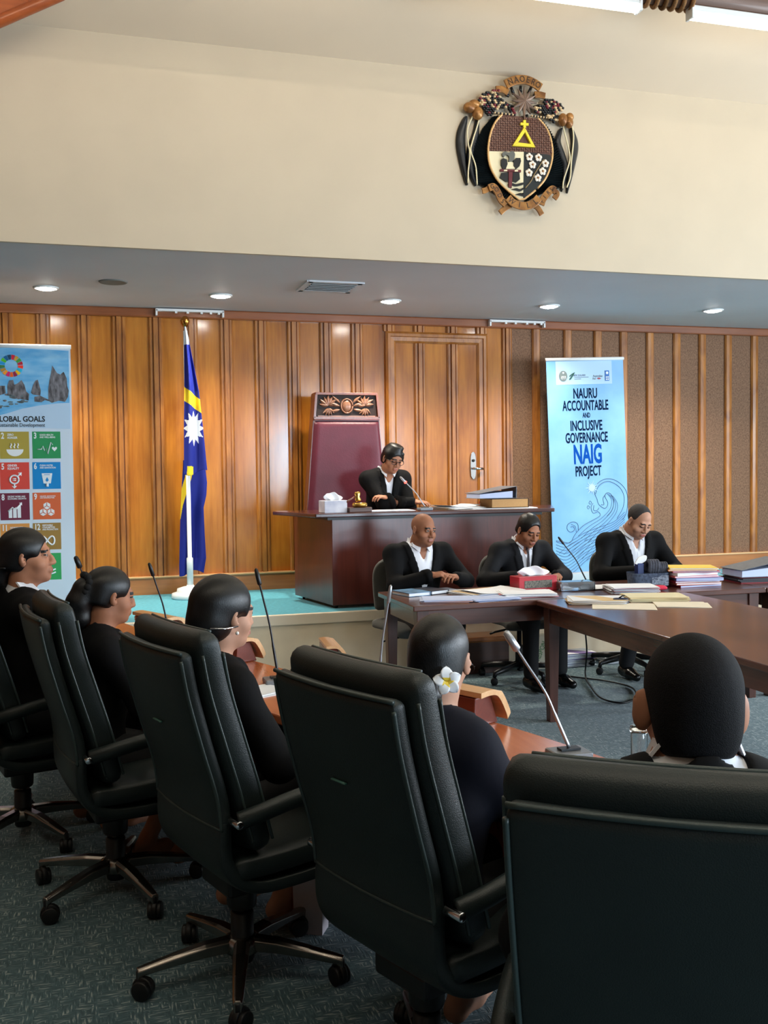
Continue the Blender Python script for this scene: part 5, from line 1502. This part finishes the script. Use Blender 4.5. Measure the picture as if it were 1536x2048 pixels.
lq = [(420, 905), (790, 912), (782, 1428), (745, 1432), (600, 1310), (500, 1200), (432, 1060), (412, 930)]
rq = [(790, 912), (1072, 945), (1098, 985), (1040, 1180), (940, 1310), (800, 1425), (782, 1428)]
MB().prism(poly(lq), -.050, -.04, 'xz').build('bird_field', M_cream, sh)
MB().prism(poly(rq), -.050, -.04, 'xz').build('flower_field', M_gdark, sh)
bd = MB()
def pz(P, y0=-.058, y1=-.05, mi=0): bd.prism(poly(P), y0, y1, 'xz', mi)
pz(sp2([(548, 935), (575, 915), (620, 925), (660, 910), (685, 940), (678, 990), (660, 1020), (620, 1020), (625, 985), (610, 955), (580, 950), (570, 975), (552, 960), (548, 935)], 3)[:-1], -.066, -.05, 0)
for P in ([(540, 1000), (560, 985), (600, 1000), (608, 1050), (590, 1100), (560, 1105), (540, 1060)], [(672, 1010), (700, 985), (745, 985), (752, 1020), (735, 1075), (700, 1105), (672, 1070)]): pz(P, -.064, -.05, 1)
pz([(590, 1040), (640, 1020), (690, 1040), (690, 1100), (590, 1100)], -.06, -.05, 3)
pz([(530, 1105), (750, 1115), (750, 1140), (530, 1130)], -.066, -.05, 2)
pz([(618, 1130), (662, 1130), (650, 1310), (620, 1300)], -.066, -.05, 2)
pz([(545, 1145), (615, 1140), (612, 1240), (590, 1240), (525, 1195)], -.062, -.05, 1); pz([(668, 1140), (735, 1140), (742, 1215), (700, 1250), (665, 1240)], -.062, -.05, 1)
pz([(565, 1115), (600, 1115), (600, 1130), (565, 1130)], -.07, -.05, 3); pz([(680, 1118), (715, 1118), (715, 1135), (680, 1135)], -.07, -.05, 3)
for k in range(3):
    y_ = 1255 + k * 55; x0 = 610 + k * 42
    pz(sp2([(x0, y_ + 15), (x0 + 50, y_), (x0 + 90, y_ + 12), (778, y_ - 5), (778, y_ + 18), (x0 + 90, y_ + 36), (x0 + 50, y_ + 26), (x0, y_ + 15)], 3)[:-1], -.06, -.05, 1)
bd.build('frigate_bird', [M_grey, M_black2, M_maro, M_cream], sh)
fw_ = MB()
for cx, cy in ((845, 970), (945, 978), (880, 1055), (1020, 1043), (842, 1143), (990, 1128), (938, 1200)):
    x, z = cw(cx, cy)
    for k in range(5):
        a = k * 2 * PI / 5 + .3; fw_.ball((x + .016 * math.cos(a), -.056, z + .016 * math.sin(a)), (.013, .006, .013), 10, 6, 0)
    fw_.ball((x, -.062, z), (.008, .005, .008), 8, 6, 1)
fw_.tube([(p.x, -.056, p.y) for p in spline([cw(800, 1310) + (0,), cw(860, 1240) + (0,), cw(900, 1160) + (0,), cw(950, 1080) + (0,), cw(1000, 1000) + (0,)], 5)], .004, 6, 2)
fw_.build('flower_branch', [mat('crest_petal', (232, 220, 204), .5), M_gold, mat('crest_twig', (130, 108, 70), .5)], sh)
tr = MB()
o3, i3 = [(790, 645), (908, 868), (660, 852)], [(795, 705), (858, 832), (722, 815)]
for k in range(3):
    a, b = o3[k], o3[(k + 1) % 3]; c, d_ = i3[k], i3[(k + 1) % 3]
    tr.prism(poly([a, b, d_, c]), -.064, -.045, 'xz')
tr.prism(poly([(776, 575), (806, 570), (806, 655), (778, 655)]), -.064, -.045, 'xz'); tr.prism(poly([(746, 600), (833, 606), (833, 634), (746, 628)]), -.066, -.045, 'xz')
tr.build('triangle_cross', M_yel, sh, bevel=.002)
# star, rays, beads, ribbons, feathers
st = MB(); x0, z0 = cw(790, 372)
for k in range(12):
    a = PI / 2 - k * PI / 6; r1 = .105 if k != 6 else .13; r1 *= (1 if k % 2 == 0 else .9); r2 = .046
    P_ = lambda r_, a: (x0 + r_ * math.cos(a), z0 + r_ * math.sin(a))
    tip, l_, r_ = P_(r1, a), P_(r2, a + PI / 12), P_(r2, a - PI / 12)
    st.add([(x0, -.085, z0), (tip[0], -.062, tip[1]), (l_[0], -.064, l_[1]), (r_[0], -.064, r_[1]), (tip[0], -.05, tip[1]), (l_[0], -.05, l_[1]), (r_[0], -.05, r_[1])], [(0, 2, 1), (0, 1, 3), (2, 5, 4, 1), (1, 4, 6, 3)])
st.build('star', M_star, t)
ry = MB()
for a, b in (((690, 280), (660, 200)), ((765, 260), (765, 190)), ((850, 270), (880, 200)), ((640, 300), (600, 285)), ((905, 310), (930, 250)), ((780, 520), (780, 560)), ((690, 420), (560, 370)), ((880, 430), (960, 400)), ((640, 400), (600, 400)), ((830, 500), (840, 560))):
    (x1, z1_), (x2, z2) = cw(*a), cw(*b); ry.tube([(x1, -.035, z1_), (x2, -.035, z2)], .011, 8)
ry.build('dark_rays', M_black2, t)
BM = [mat('bead_cream', (206, 176, 134), .35), M_black2, mat('bead_maroon', (112, 34, 44), .35)]
bdz = MB(); random.seed(5)
def beads(P, step, seed):
    xs = [p[0] for p in P]; ys = [p[1] for p in P]; n = 0
    y = min(ys)
    while y < max(ys):
        x = min(xs) + (step / 2 if int((y - min(ys)) / (step * .8)) % 2 else 0)
        while x < max(xs):
            if inpoly(P, x, y):
                X_, Z_ = cw(x, y); bdz.ball((X_, -.045 - .012 * random.random(), Z_), (.0135, .012, .0095), 8, 6, random.choice((0, 0, 1, 1, 1, 2)))
            x += step
        y += step * .8
beads([(300, 350), (360, 290), (450, 255), (520, 255), (545, 330), (620, 400), (700, 480), (690, 510), (600, 440), (520, 440), (470, 470), (440, 535), (390, 520), (360, 450), (330, 400)], 27, 1)
bdz.build('bead_garland', BM, t); bdz = MB()
beads([(905, 425), (960, 405), (1000, 390), (1010, 330), (1060, 325), (1130, 350), (1200, 390), (1215, 440), (1170, 480), (1170, 560), (1110, 590), (1050, 550), (960, 480), (900, 480)], 27, 2)
bdz.build('bead_garland', BM, t)
for a, b in (((480, 490), (690, 512)), ((880, 520), (1050, 540))):
    bdz = MB()
    for k in range(12): X_, Z_ = cw(a[0] + (b[0] - a[0]) * k / 11, a[1] + (b[1] - a[1]) * k / 11); bdz.ball((X_, -.05, Z_), (.010, .010, .007), 8, 6, k % 2)
    bdz.build('bead_strand', BM, t)
def ribbon(name, pts, w, y=-.05, th=.014, word=None, size=.06, off=0):
    P = [Vector((a, b, 0)) for a, b in (cw(*p) for p in pts)]; C_ = spline(P, 8); n = len(C_)
    b = MB(); vs = []
    N_ = []
    for i in range(n):
        d_ = (C_[min(i + 1, n - 1)] - C_[max(0, i - 1)]).normalized(); N_.append(Vector((-d_.y, d_.x, 0)))
        for e, yy in ((-1, y), (-1, y - th), (1, y - th), (1, y)): q = C_[i] + N_[i] * e * w / 2; vs.append((q.x, yy, q.y))
    fs = [(i * 4 + k, i * 4 + (k + 1) % 4, (i + 1) * 4 + (k + 1) % 4, (i + 1) * 4 + k) for i in range(n - 1) for k in range(4)] + [(0, 1, 2, 3), (4 * n - 4, 4 * n - 3, 4 * n - 2, 4 * n - 1)]
    b.add(vs, fs); o = b.build(name, M_gold, t, bevel=.003)
    if word:
        l_ = MB(); m_ = len(word)
        for k, ch in enumerate(word):
            q = (k + .5) / m_ * .86 + .07; i = min(n - 2, int(q * (n - 1))); f_ = q * (n - 1) - i; p = C_[i].lerp(C_[i + 1], f_); d_ = (C_[i + 1] - C_[i])
            l_.text(ch, size, (p.x, y - th - .001, p.y), rot=(PI / 2, -math.atan2(d_.y, d_.x), 0), sx=.85, extrude=.0012)
        l_.build('lettering', mat('crest_letter', (52, 34, 22), .5), o)
    return o
ribbon('ribbon', [(585, 195), (680, 150), (790, 140), (890, 175), (962, 225)], .062, -.06, word='NAOERO', size=.06)
for P in ([(620, 275), (560, 240), (490, 240)], [(905, 290), (960, 290), (1020, 305)]): ribbon('ribbon_end', P, .045, -.045)
ribbon('ribbon', [(405, 1310), (455, 1300), (500, 1360), (535, 1440), (585, 1490)], .048, -.06, word='GODS', size=.046)
ribbon('ribbon', [(600, 1420), (660, 1480), (770, 1515), (870, 1490), (935, 1425)], .056, -.07, word='WILL', size=.055)
ribbon('ribbon', [(965, 1500), (985, 1440), (1040, 1370), (1085, 1330), (1115, 1345)], .048, -.06, word='FIRST', size=.040)
for P in ([(530, 1575), (580, 1530), (650, 1490)], [(885, 1490), (940, 1530), (985, 1605)], [(345, 1335), (375, 1330), (410, 1310)], [(1110, 1340), (1150, 1375), (1120, 1430)]): ribbon('ribbon_end', P, .038, -.045)
kn = MB()
for nk, (c_, r_) in enumerate((((215, 440), (.045, .035, .036)), ((300, 500), (.040, .035, .045)), ((265, 400), (.04, .03, .03)), ((1215, 560), (.034, .035, .045)), ((1285, 590), (.030, .03, .040)), ((1290, 530), (.03, .03, .03)))):
    if nk == 3: kn.build('gold_knot', M_gold, t); kn = MB()
    x, z = cw(*c_); kn.ball((x, -.05, z), r_, 16, 10)
kn.build('gold_knot', M_gold, t)
def feather(P, w):
    C_ = spline([Vector((a, b, 0)) for a, b in (cw(*p) for p in P)], 7); n = len(C_); b = MB(); vs = []
    for i in range(n):
        d_ = (C_[min(i + 1, n - 1)] - C_[max(0, i - 1)]).normalized(); N_ = Vector((-d_.y, d_.x, 0)); ww = w * (math.sin(PI * min(1, (i / (n - 1)) * .93 + .05)) ** .7) + .002
        for e, yy in ((-1, -.01), (-.5, -.026), (0, -.032), (.5, -.026), (1, -.01)): q = C_[i] + N_ * e * ww; vs.append((q.x, yy, q.y))
    b.add(vs, [(i * 5 + k, i * 5 + k + 1, (i + 1) * 5 + k + 1, (i + 1) * 5 + k) for i in range(n - 1) for k in range(4)] + [(i * 5 + 4, i * 5, (i + 1) * 5, (i + 1) * 5 + 4) for i in range(n - 1)], 0, True)
    b.build('feather', mat('feather_black', (28, 32, 38), .3, var=.6, scale=22), t)
feather([(200, 520), (150, 700), (150, 900), (205, 1255)], .034); feather([(320, 530), (300, 700), (245, 900), (250, 1100), (295, 1265)], .028)
feather([(1225, 640), (1185, 780), (1235, 950), (1270, 1100), (1225, 1335)], .030); feather([(1330, 620), (1375, 800), (1350, 1000), (1285, 1355)], .030)
for P in ([(290, 460), (205, 640), (205, 800), (225, 930), (208, 1100), (205, 1240)], [(318, 460), (315, 580), (250, 800), (235, 900), (285, 1060), (300, 1260)], [(1250, 520), (1230, 620), (1285, 850), (1302, 1000), (1240, 1200), (1225, 1310)], [(1275, 545), (1325, 620), (1345, 760), (1320, 1020), (1310, 1180), (1270, 1300)]):
    MB().tube([(q.x, -.036, q.y) for q in spline([Vector(cw(*p) + (0,)) for p in P], 6)], .005, 6).build('cord', M_cream, t)

# ================================================================ things on the bench desk
ZB = PLAT + .742
M_paper = mat('white_paper', (236, 238, 242), .7); M_manila = mat('manila_card', (222, 188, 132), .6)
M_bluep = mat('bluish_paper', (190, 202, 232), .7)
def tissue(label, loc, rz, w, d, h, m, m2=None, panel=None):
    t = thing('tissue_box', label, 'tissue box', loc, rz)
    bx_ = MB().box((0, 0, h / 2), (w, d, h)).build('box', m, t, bevel=.004)
    if panel: MB().box((0, -d / 2 - .001, h * .48), (w * .72, .002, h * .5)).build('pattern_panel', panel, bx_)
    MB().prism([(.045 * math.cos(a) * w * 6, .018 * math.sin(a)) for a in np.linspace(0, 2 * PI, 19)[:-1]], h, h + .001, 'xy').build('slot', M_black, bx_)
    s_ = MB()
    def f(u, v):
        a = (u - .5) * 2; r_ = (.028 + .028 * math.sin(v * PI * .8)) * (w / .13)
        return (a * r_ + .006 * math.sin(v * 4), .010 * math.sin(a * 5 + v * 3) + .006 * v, h - .004 + v * .066 * (1 - .35 * a * a) + .004 * math.sin(a * 6))
    s_.surf(f, 20, 14); o = s_.build('tissue', M_paper, t, fix=False)
    q = o.modifiers.new('thickness', 'SOLIDIFY'); q.thickness = .0015
    return t
tissue('white marbled tissue box at the left end of the bench desk', (1.84, 7.62, ZB), R(8), .19, .13, .095, mat('marbled_card', (220, 220, 228), .5, var=.2, scale=9, col2=(176, 180, 200)))
t = thing('gavel_stand', 'wooden block with gold cup and gavel, beside the white tissue box', 'gavel', (2.04, 7.60, ZB), R(4))
M_brass = mat('brass', (206, 166, 84), .22, .9)
MB().bx(-.095, .095, -.06, .06, 0, .038).build('block', wood('gavel_block', (60, 34, 26), (92, 56, 42), .4, 'x', 9, .1), t, bevel=.005)
MB().lathe([(.045, .038), (.058, .045), (.062, .058), (.056, .070), (.05, .074), (0, .074)], (.012, 0, 0), 24).build('brass_cup', M_brass, t)
MB().tube([(.0, 0, .085), (-.002, 0, .10), (-.004, 0, .118), (-.006, 0, .145), (-.008, 0, .158)], [.022, .026, .017, .026, .02], 16).build('gavel_head', M_brass, t)
MB().tube([(-.02, 0, .125), (-.07, -.01, .10), (-.105, -.02, .08)], [.007, .006, .009], 10).build('gavel_handle', M_ctrim, t)
def papers(label, loc, rz, w=.21, d=.297, n=8, m=None, cat='papers', name='paper_stack', th=.0016, jit=.012, group='loose papers', curl=0.0, under=None):
    """a stack of sheets lying a little out of line."""
    t = thing(name, label, cat, loc, rz, group)
    rng = random.Random(hash(label) % 9973 if False else sum(map(ord, label)))
    b = MB(); top = None
    for k in range(n):
        b.M = Matrix.Translation((rng.uniform(-jit, jit), rng.uniform(-jit, jit), th * k)) @ Matrix.Rotation(rng.uniform(-.1, .1) * (jit * 60), 4, 'Z')
        if k == n - 1:
            K_ = b.M; b = b
            def f(u, v): 
                e = (u - .5) * 2
                return ((u - .5) * w, (v - .5) * d, th + curl * (max(0, abs(e) - .3) ** 2) + .001 * math.sin(u * 6 + v * 3))
            b.surf(f, 10, 8, 0)
        b.box((0, 0, th / 2), (w, d, th * .9), 0 if (k % 5 or under is None) else 1)
    b.build('sheets', [m or M_paper, under or m or M_paper], t)
    return t
papers('white paper on the bench desk left of the leaning woman', (2.16, 7.68, ZB), R(4), .20, .20, 3)
papers('white paper on the bench desk beneath the silver microphone', (2.38, 7.70, ZB), R(-3), .28, .20, 3)
papers('spread of open white papers on the bench desk right of the silver microphone', (2.92, 7.74, ZB), R(20), .36, .24, 14, jit=.03, curl=.03, under=M_manila)
papers('loose white sheet under the thick book at the right end of the bench desk', (3.28, 7.70, ZB), R(-4), .56, .26, 3)
def book(label, loc, rz, w, d, h, cover, pages, name='book', cat='book', spine='-x', group=None):
    t = thing(name, label, cat, loc, rz, group)
    MB().bx(-w / 2, w / 2, -d / 2, d / 2, 0, .004).bx(-w / 2, w / 2, -d / 2, d / 2, h - .004, h).bx(w / 2 - .004, w / 2, -d / 2, d / 2, 0, h).build('cover', cover, t, bevel=.002)
    MB().bx(-w / 2 + .006, w / 2 - .004, -d / 2 + .006, d / 2 - .006, .004, h - .004).build('pages', pages, t)
    return t
book('thick brown-edged law book lying at the right end of the bench desk', (3.33, 7.72, ZB + .006), R(3), .34, .25, .075, mat('dark_book_cover', (40, 24, 24), .4), mat('tan_page_edges', (190, 146, 92), .7, var=.15, scale=60, stretch=(1, 1, 12)))
def binder(label, loc, rz, w, d, h, tilt=.16, cover=None):
    """lever-arch binder lying flat, its lid rising towards the spine."""
    t = thing('binder', label, 'binder', loc, rz, 'lever arch binders')
    cover = cover or mat('grey_binder', (98, 106, 116), .4, var=.2, scale=40)
    MB().bx(-w / 2, w / 2, -d / 2, d / 2, 0, .004).add([(w / 2 - .004, -d / 2, .0), (w / 2 - .004, d / 2, 0), (w / 2, -d / 2, h), (w / 2, d / 2, h), (w / 2 + .004, -d / 2, 0), (w / 2 + .004, d / 2, 0), (w / 2 + .006, -d / 2, h), (w / 2 + .006, d / 2, h)], [(0, 1, 3, 2), (4, 6, 7, 5), (0, 4, 5, 1), (2, 3, 7, 6), (0, 2, 6, 4), (1, 5, 7, 3)]).add(
        [(-w / 2, -d / 2, h * .42), (-w / 2, d / 2, h * .42), (w / 2 + .004, d / 2, h), (w / 2 + .004, -d / 2, h), (-w / 2, -d / 2, h * .42 + .004), (-w / 2, d / 2, h * .42 + .004), (w / 2 + .004, d / 2, h + .004), (w / 2 + .004, -d / 2, h + .004)],
        [(0, 1, 2, 3), (7, 6, 5, 4), (0, 4, 5, 1), (1, 5, 6, 2), (2, 6, 7, 3), (3, 7, 4, 0)]).build('cover', cover, t, bevel=.002)
    MB().add([(-w / 2 + .01, y, z) for z in (.004, h * .38) for y in (-d / 2 + .008, d / 2 - .008)] + [(w / 2 - .03, y, z) for z in (.004, h * .62) for y in (-d / 2 + .008, d / 2 - .008)], [(0, 1, 3, 2), (4, 6, 7, 5), (0, 4, 5, 1), (2, 3, 7, 6), (0, 2, 6, 4), (1, 5, 7, 3)]).build('paper_block', M_bluep, t)
    return t
binder('grey lever arch binder tilted on the thick law book on the bench desk', (3.22, 7.74, ZB + .083), R(4), .34, .27, .095)
papers('red and white folder wedged under the tilted binder on the bench desk', (3.36, 7.86, ZB + .006), R(8), .3, .2, 4, mat('red_card', (160, 40, 46), .6), cat='folder', name='folder', th=.015)

# ================================================================ things on the long table
ZT = .75
def notebook(label, loc, rz, cover, w=.15, d=.21, h=.022, group='notebooks'):
    t = book(label, loc, rz, w, d, h, cover, M_paper, 'notebook', 'notebook', group=group); return t
M_nb = mat('navy_notebook', (26, 34, 52), .35); M_nb2 = mat('blue_photo_cover', (96, 140, 178), .35, var=.6, scale=20)
notebook('closed notebook with pale blue cover at the left end of the long table', (2.02, 6.22, ZT), R(14), M_nb2, .17, .22, .026)
notebook('closed dark navy notebook beside the pale blue one, in front of the bald man', (2.17, 6.27, ZT), R(22), M_nb, .15, .21, .026)
papers('phone-sized grey card between the notebooks and the bald man', (2.32, 6.36, ZT), R(10), .09, .15, 3, mat('grey_card', (150, 156, 170), .4), th=.003)
papers('lilac papers in an orange folder at the near left corner of the long table', (2.13, 5.86, ZT), R(-18), .30, .22, 10, M_bluep, jit=.015, under=mat('orange_card', (226, 150, 90), .6))
papers('large spread of white papers in front of the bald man', (2.50, 6.10, ZT), R(15), .36, .28, 12, jit=.03, curl=.02, under=M_manila)
papers('blue-edged papers at the front edge of the long table', (2.42, 5.84, ZT), R(6), .32, .21, 8, M_bluep, jit=.02)
papers('white papers and pink file left of the timber table corner', (2.70, 5.92, ZT), R(-10), .34, .22, 14, jit=.02, under=mat('pink_card', (224, 140, 146), .6))
M_red = mat('red_lacquer', (176, 34, 48), .35, var=.15, scale=10)
M_pat = mat('brocade_pattern', (120, 112, 98), .5, var=.9, scale=46, col2=(40, 38, 34), vdist=2.5)
tissue('red tissue box with a patterned panel in front of the man with the tie', (2.86, 6.14, ZT), R(5), .29, .13, .10, M_red, None, M_pat)
# clear pencil case
t = thing('pencil_case', 'clear plastic case with pink contents at the timber table corner', 'case', (3.12, 6.05, ZT), R(-6))
MB().box((0, 0, .03), (.24, .13, .06)).build('clear_shell', mat('clear_plastic', (220, 226, 232), .12, trans=.85), t, bevel=.012)
MB().ball((.0, 0, .038), (.055, .04, .022)).build('pink_eraser', mat('pink_rubber', (232, 150, 140), .6), t)
MB().box((.06, .0, .024), (.07, .06, .03)).build('lilac_pad', M_bluep, t, bevel=.004)
MB().box((.115, 0, .03), (.012, .125, .05)).build('dark_zip', M_black, t)
# papers on the big table
papers('white bundle in a buff folder at the corner of the large table', (2.95, 5.45, ZT), R(-22), .33, .24, 16, jit=.012, under=M_manila)
papers('stack of buff folders on the large table, right of the white bundle', (3.34, 5.42, ZT), R(-16), .36, .23, 18, mat('buff_paper', (232, 220, 180), .65), jit=.01, under=M_manila)
papers('flat cream envelope under the black stapler', (3.02, 5.22, ZT), R(-28), .36, .26, 2, mat('cream_envelope', (240, 228, 204), .6))
papers('flat cream envelope lying alone, rightmost on the large table', (3.36, 5.16, ZT), R(-25), .30, .22, 3, MATS['cream_envelope'])
papers('white bundle with red cover behind the buff folders', (3.42, 5.84, ZT), R(-14), .30, .24, 24, jit=.012, under=mat('dark_red_card', (130, 30, 40), .6))
papers('loose white sheets on the long table beside the thin microphone', (3.36, 6.10, ZT), R(-8), .32, .22, 5, jit=.02)
t = thing('stapler', 'small black stapler on the cream envelope', 'stapler', (3.06, 5.34, ZT + .004), R(-24))
MB().box((0, 0, .006), (.10, .028, .012)).build('base', mat('dark_blue_plastic', (26, 34, 62), .35), t, bevel=.004)
MB().loft([(-.012, .018), (.0, .022), (.012, .018)], .045, .010, 20, 0, 4).build('arm', MATS['dark_blue_plastic'], t)
MB().tube([(-.01, 0, .03), (.01, 0, .042), (.025, 0, .045)], .004, 8).build('lever', M_black, t)
t = thing('marker_case', 'small red pouch at the right of the white bundle', 'pouch', (3.60, 5.83, ZT), R(-12))
MB().loft([(-.03, .018), (0, .022), (.03, .018)], .07, .014, 20, 0, 3).build('pouch', mat('red_fabric', (206, 40, 70), .7), t)
MB().tube([(-.06, 0, .036), (.06, 0, .036)], .003, 6).build('zip', M_black, t)
# knotted fabric bag
t = thing('fabric_basket', 'grey-blue patterned fabric basket with knotted cloth and a tissue, before the reading man', 'basket', (3.66, 6.03, ZT), R(-8))
M_weave = mat('grey_blue_weave', (78, 90, 112), .8, var=.5, scale=60, col2=(44, 52, 70), bump=.5, bscale=120)
bk_ = MB()
bk_.surf(lambda u, v: ((.125 + .01 * v) * math.copysign(abs(math.cos(u * 2 * PI)) ** .5, math.cos(u * 2 * PI)), (.075 + .01 * v) * math.copysign(abs(math.sin(u * 2 * PI)) ** .5, math.sin(u * 2 * PI)), .10 * v), 40, 8)
bk_.prism([(.12 * math.cos(a), .075 * math.sin(a)) for a in np.linspace(0, 2 * PI, 25)[:-1]], 0, .004)
bk_.build('basket_body', M_weave, t)
MB().bx(-.0, .118, -.082, -.079, .015, .085).build('lattice_panel', mat('lattice_cloth', (150, 160, 176), .7, var=.9, scale=70, col2=(58, 66, 84)), t)
M_knot = mat('knotted_grey_cloth', (74, 76, 88), .85, var=.5, scale=30, col2=(36, 38, 48))
for cx, cz, s_ in ((.03, .14, 1.0), (.10, .135, .8)):
    k_ = MB()
    for j in range(4):
        k_.tube([(cx + (j - 1.5) * .018 * s_ + .02 * s_ * math.sin(a) * .5, .04 * s_ * math.cos(a), cz - .02 + .055 * s_ * math.sin(a)) for a in np.linspace(-.4, PI + .4, 12)], .015 * s_, 10)
    k_.build('knotted_cloth', M_knot, t)
MB().box((-.05, .02, .12), (.045, .06, .085)).build('blue_packet', mat('blue_packet', (40, 54, 110), .4), t, bevel=.004)
MB().prism(sp2([(-.09, .16), (-.06, .205), (-.01, .215), (-.012, .18), (-.06, .155), (-.09, .16)], 4)[:-1], -.006, .006, 'xz').build('tissue', M_paper, t)
# coloured folders in a pile
FC = [('maroon', (120, 30, 46)), ('salmon', (232, 140, 110)), ('dark red', (150, 28, 40)), ('lilac', (160, 160, 210)), ('pink', (238, 130, 130)), ('white', (236, 236, 240)), ('red', (214, 40, 50)), ('orange', (244, 160, 90)), ('yellow', (250, 210, 84))]
zf = ZT; th_ = [.016, .014, .012, .022, .012, .02, .010, .010, .012]
random.seed(11)
for i, (nm, c_) in enumerate(FC):
    pos = ['lowest', 'second from the bottom', 'third from the bottom', 'fourth from the bottom', 'middle', 'fourth from the top', 'third from the top', 'second from the top', 'topmost'][i]
    t = thing('folder', '%s card folder, %s in the pile left of the grey binder' % (nm, pos), 'folder', (3.98 + random.uniform(-.022, .022), 5.99 + random.uniform(-.016, .016), zf), R(-10 + random.uniform(-13, 13)), 'card folders piled on the long table')
    m_ = mat('card_' + nm.replace(' ', '_'), c_, .6)
    MB().bx(-.16, .16, -.115, .115, 0, .002).bx(-.16, .16, -.115, .115, th_[i] - .002, th_[i]).bx(-.16, -.158, -.115, .115, 0, th_[i]).build('cover', m_, t)
    MB().bx(-.155, .165, -.11, .11, .002, th_[i] - .002).build('papers', M_paper if i % 3 else M_bluep, t)
    zf += th_[i] + .0005
papers('low stack of dark folders under the grey binder on the right-hand table', (4.52, 6.05, ZT), R(-6), .34, .26, 6, mat('dark_card', (44, 42, 50), .5), th=.007, cat='folder', name='folder', under=MATS['dark_red_card'])
binder('grey lever arch binder on dark folders, right of the coloured folder pile', (4.52, 6.04, ZT + .043), R(-4), .36, .27, .115)

# ================================================================ around and under the tables
t = thing('wooden_step', 'dark wooden step box against the platform under the long table', 'step', (2.88, 7.20, 0))
MB().bx(-.22, .22, -.10, .10, 0, .245).build('box', wood('step_timber', (52, 30, 22), (90, 54, 38), .45, 'x', 6, .1), t, bevel=.004)
MB().bx(-.25, .25, -.12, .112, .25, .285).bx(-.235, .235, -.11, .105, .24, .252).build('tread', M_base, t, bevel=.006)
t = thing('recycle_bag', 'pale paper bag with green leaf print on the floor under the tables', 'bag', (3.40, 7.15, 0), R(-10))
M_bag = mat('pale_bag', (216, 206, 184), .7, var=.1, scale=12); M_gr = mat('green_print', (70, 130, 70), .6)
bg = MB().add([(-.11, -.05, 0), (.11, -.05, 0), (.11, .05, 0), (-.11, .05, 0), (-.125, -.05, .26), (.125, -.05, .26), (.125, .05, .26), (-.125, .05, .26)], [(0, 3, 2, 1), (0, 1, 5, 4), (1, 2, 6, 5), (2, 3, 7, 6), (3, 0, 4, 7)])
bo = bg.build('bag', M_bag, t)
tx_ = MB().text('RESPON', .055, (-.02, -.052, .14), rot=(PI / 2, R(-68), 0), sx=.8, extrude=.0006)
for k in range(5):
    a = k * 1.25; tx_.prism([(.045 + .012 * math.cos(a) + .03 * math.cos(a) * q * .5 + .010 * math.sin(q * PI) * -math.sin(a), .08 + .012 * math.sin(a) + .03 * math.sin(a) * q * .5 + .010 * math.sin(q * PI) * math.cos(a)) for q in (0, .3, .7, 1)] , -.0525, -.051, 'xz')
tx_.build('green_print', M_gr, bo)
papers('stack of white and purple documents on the floor behind the men', (3.66, 7.19, 0), R(3), .34, .20, 26, th=.004, jit=.015, under=mat('purple_card', (110, 90, 150), .6))
papers('second stack of white documents on the floor beside the purple one', (4.06, 7.19, 0), R(-3), .22, .20, 16, th=.004, jit=.012)
cb = MB()
cb.tube([tuple(q) for q in spline([(3.36, 6.34, .74), (3.37, 6.47, .74), (3.40, 6.49, .60), (3.50, 6.60, .25), (3.52, 6.66, .03), (3.42, 6.40, .010), (3.30, 6.02, .010), (3.36, 5.85, .010), (3.52, 5.95, .010), (3.66, 6.24, .010), (3.60, 6.50, .010), (3.44, 6.72, .010), (3.36, 6.95, .010)], 8)], .006, 8)
tag(cb.build('microphone_cable', mat('cable_black', (12, 12, 14), .4)), 'black cable looping on the teal carpet under the tables', 'cable')

# on and under the curved desk
t = thing('glass_jar', 'clear glass jar with domed lid on the curved desk beside the cropped-haired man', 'jar', (1.455, 2.44, .75))
M_gl = mat('clear_glass', (245, 248, 250), .02, trans=1.0)
MB().lathe([(0, .0), (.017, .0), (.022, .006), (.023, .02), (.023, .082), (.020, .088), (.018, .088), (.020, .080), (.020, .02), (.016, .008), (0, .006)], (0, 0, 0), 28).build('jar_body', M_gl, t)
MB().lathe([(.026, .086), (.027, .09), (.024, .100), (.014, .110), (.004, .113), (0, .113)], (0, 0, 0), 28).build('lid', M_gl, t)
papers('pale blue papers on the curved desk under the chin of the woman with the ponytail', (.26, 4.72, .75), R(-66), .24, .34, 10, M_bluep)
papers('white note beside the dark microphone base on the curved desk', (.60, 3.66, .75), R(-62), .14, .2, 4)
M_wbag = mat('white_bag_card', (196, 188, 196), .6)
t = thing('paper_bag', 'white paper bag standing on the carpet between the third and fourth green chairs', 'bag', (.70, 3.30, 0), R(-30))
MB().add([(-.05, -.035, 0), (.05, -.035, 0), (.05, .035, 0), (-.05, .035, 0), (-.055, -.035, .27), (.055, -.035, .27), (.055, .035, .27), (-.055, .035, .27)], [(0, 3, 2, 1), (0, 1, 5, 4), (1, 2, 6, 5), (2, 3, 7, 6), (3, 0, 4, 7)]).build('bag', M_wbag, t)
MB().tube([tuple(q) for q in spline([(-.02, -.036, .26), (-.02, -.04, .30), (.02, -.04, .30), (.02, -.036, .26)], 5)], .003, 6).build('handle', M_black, t)
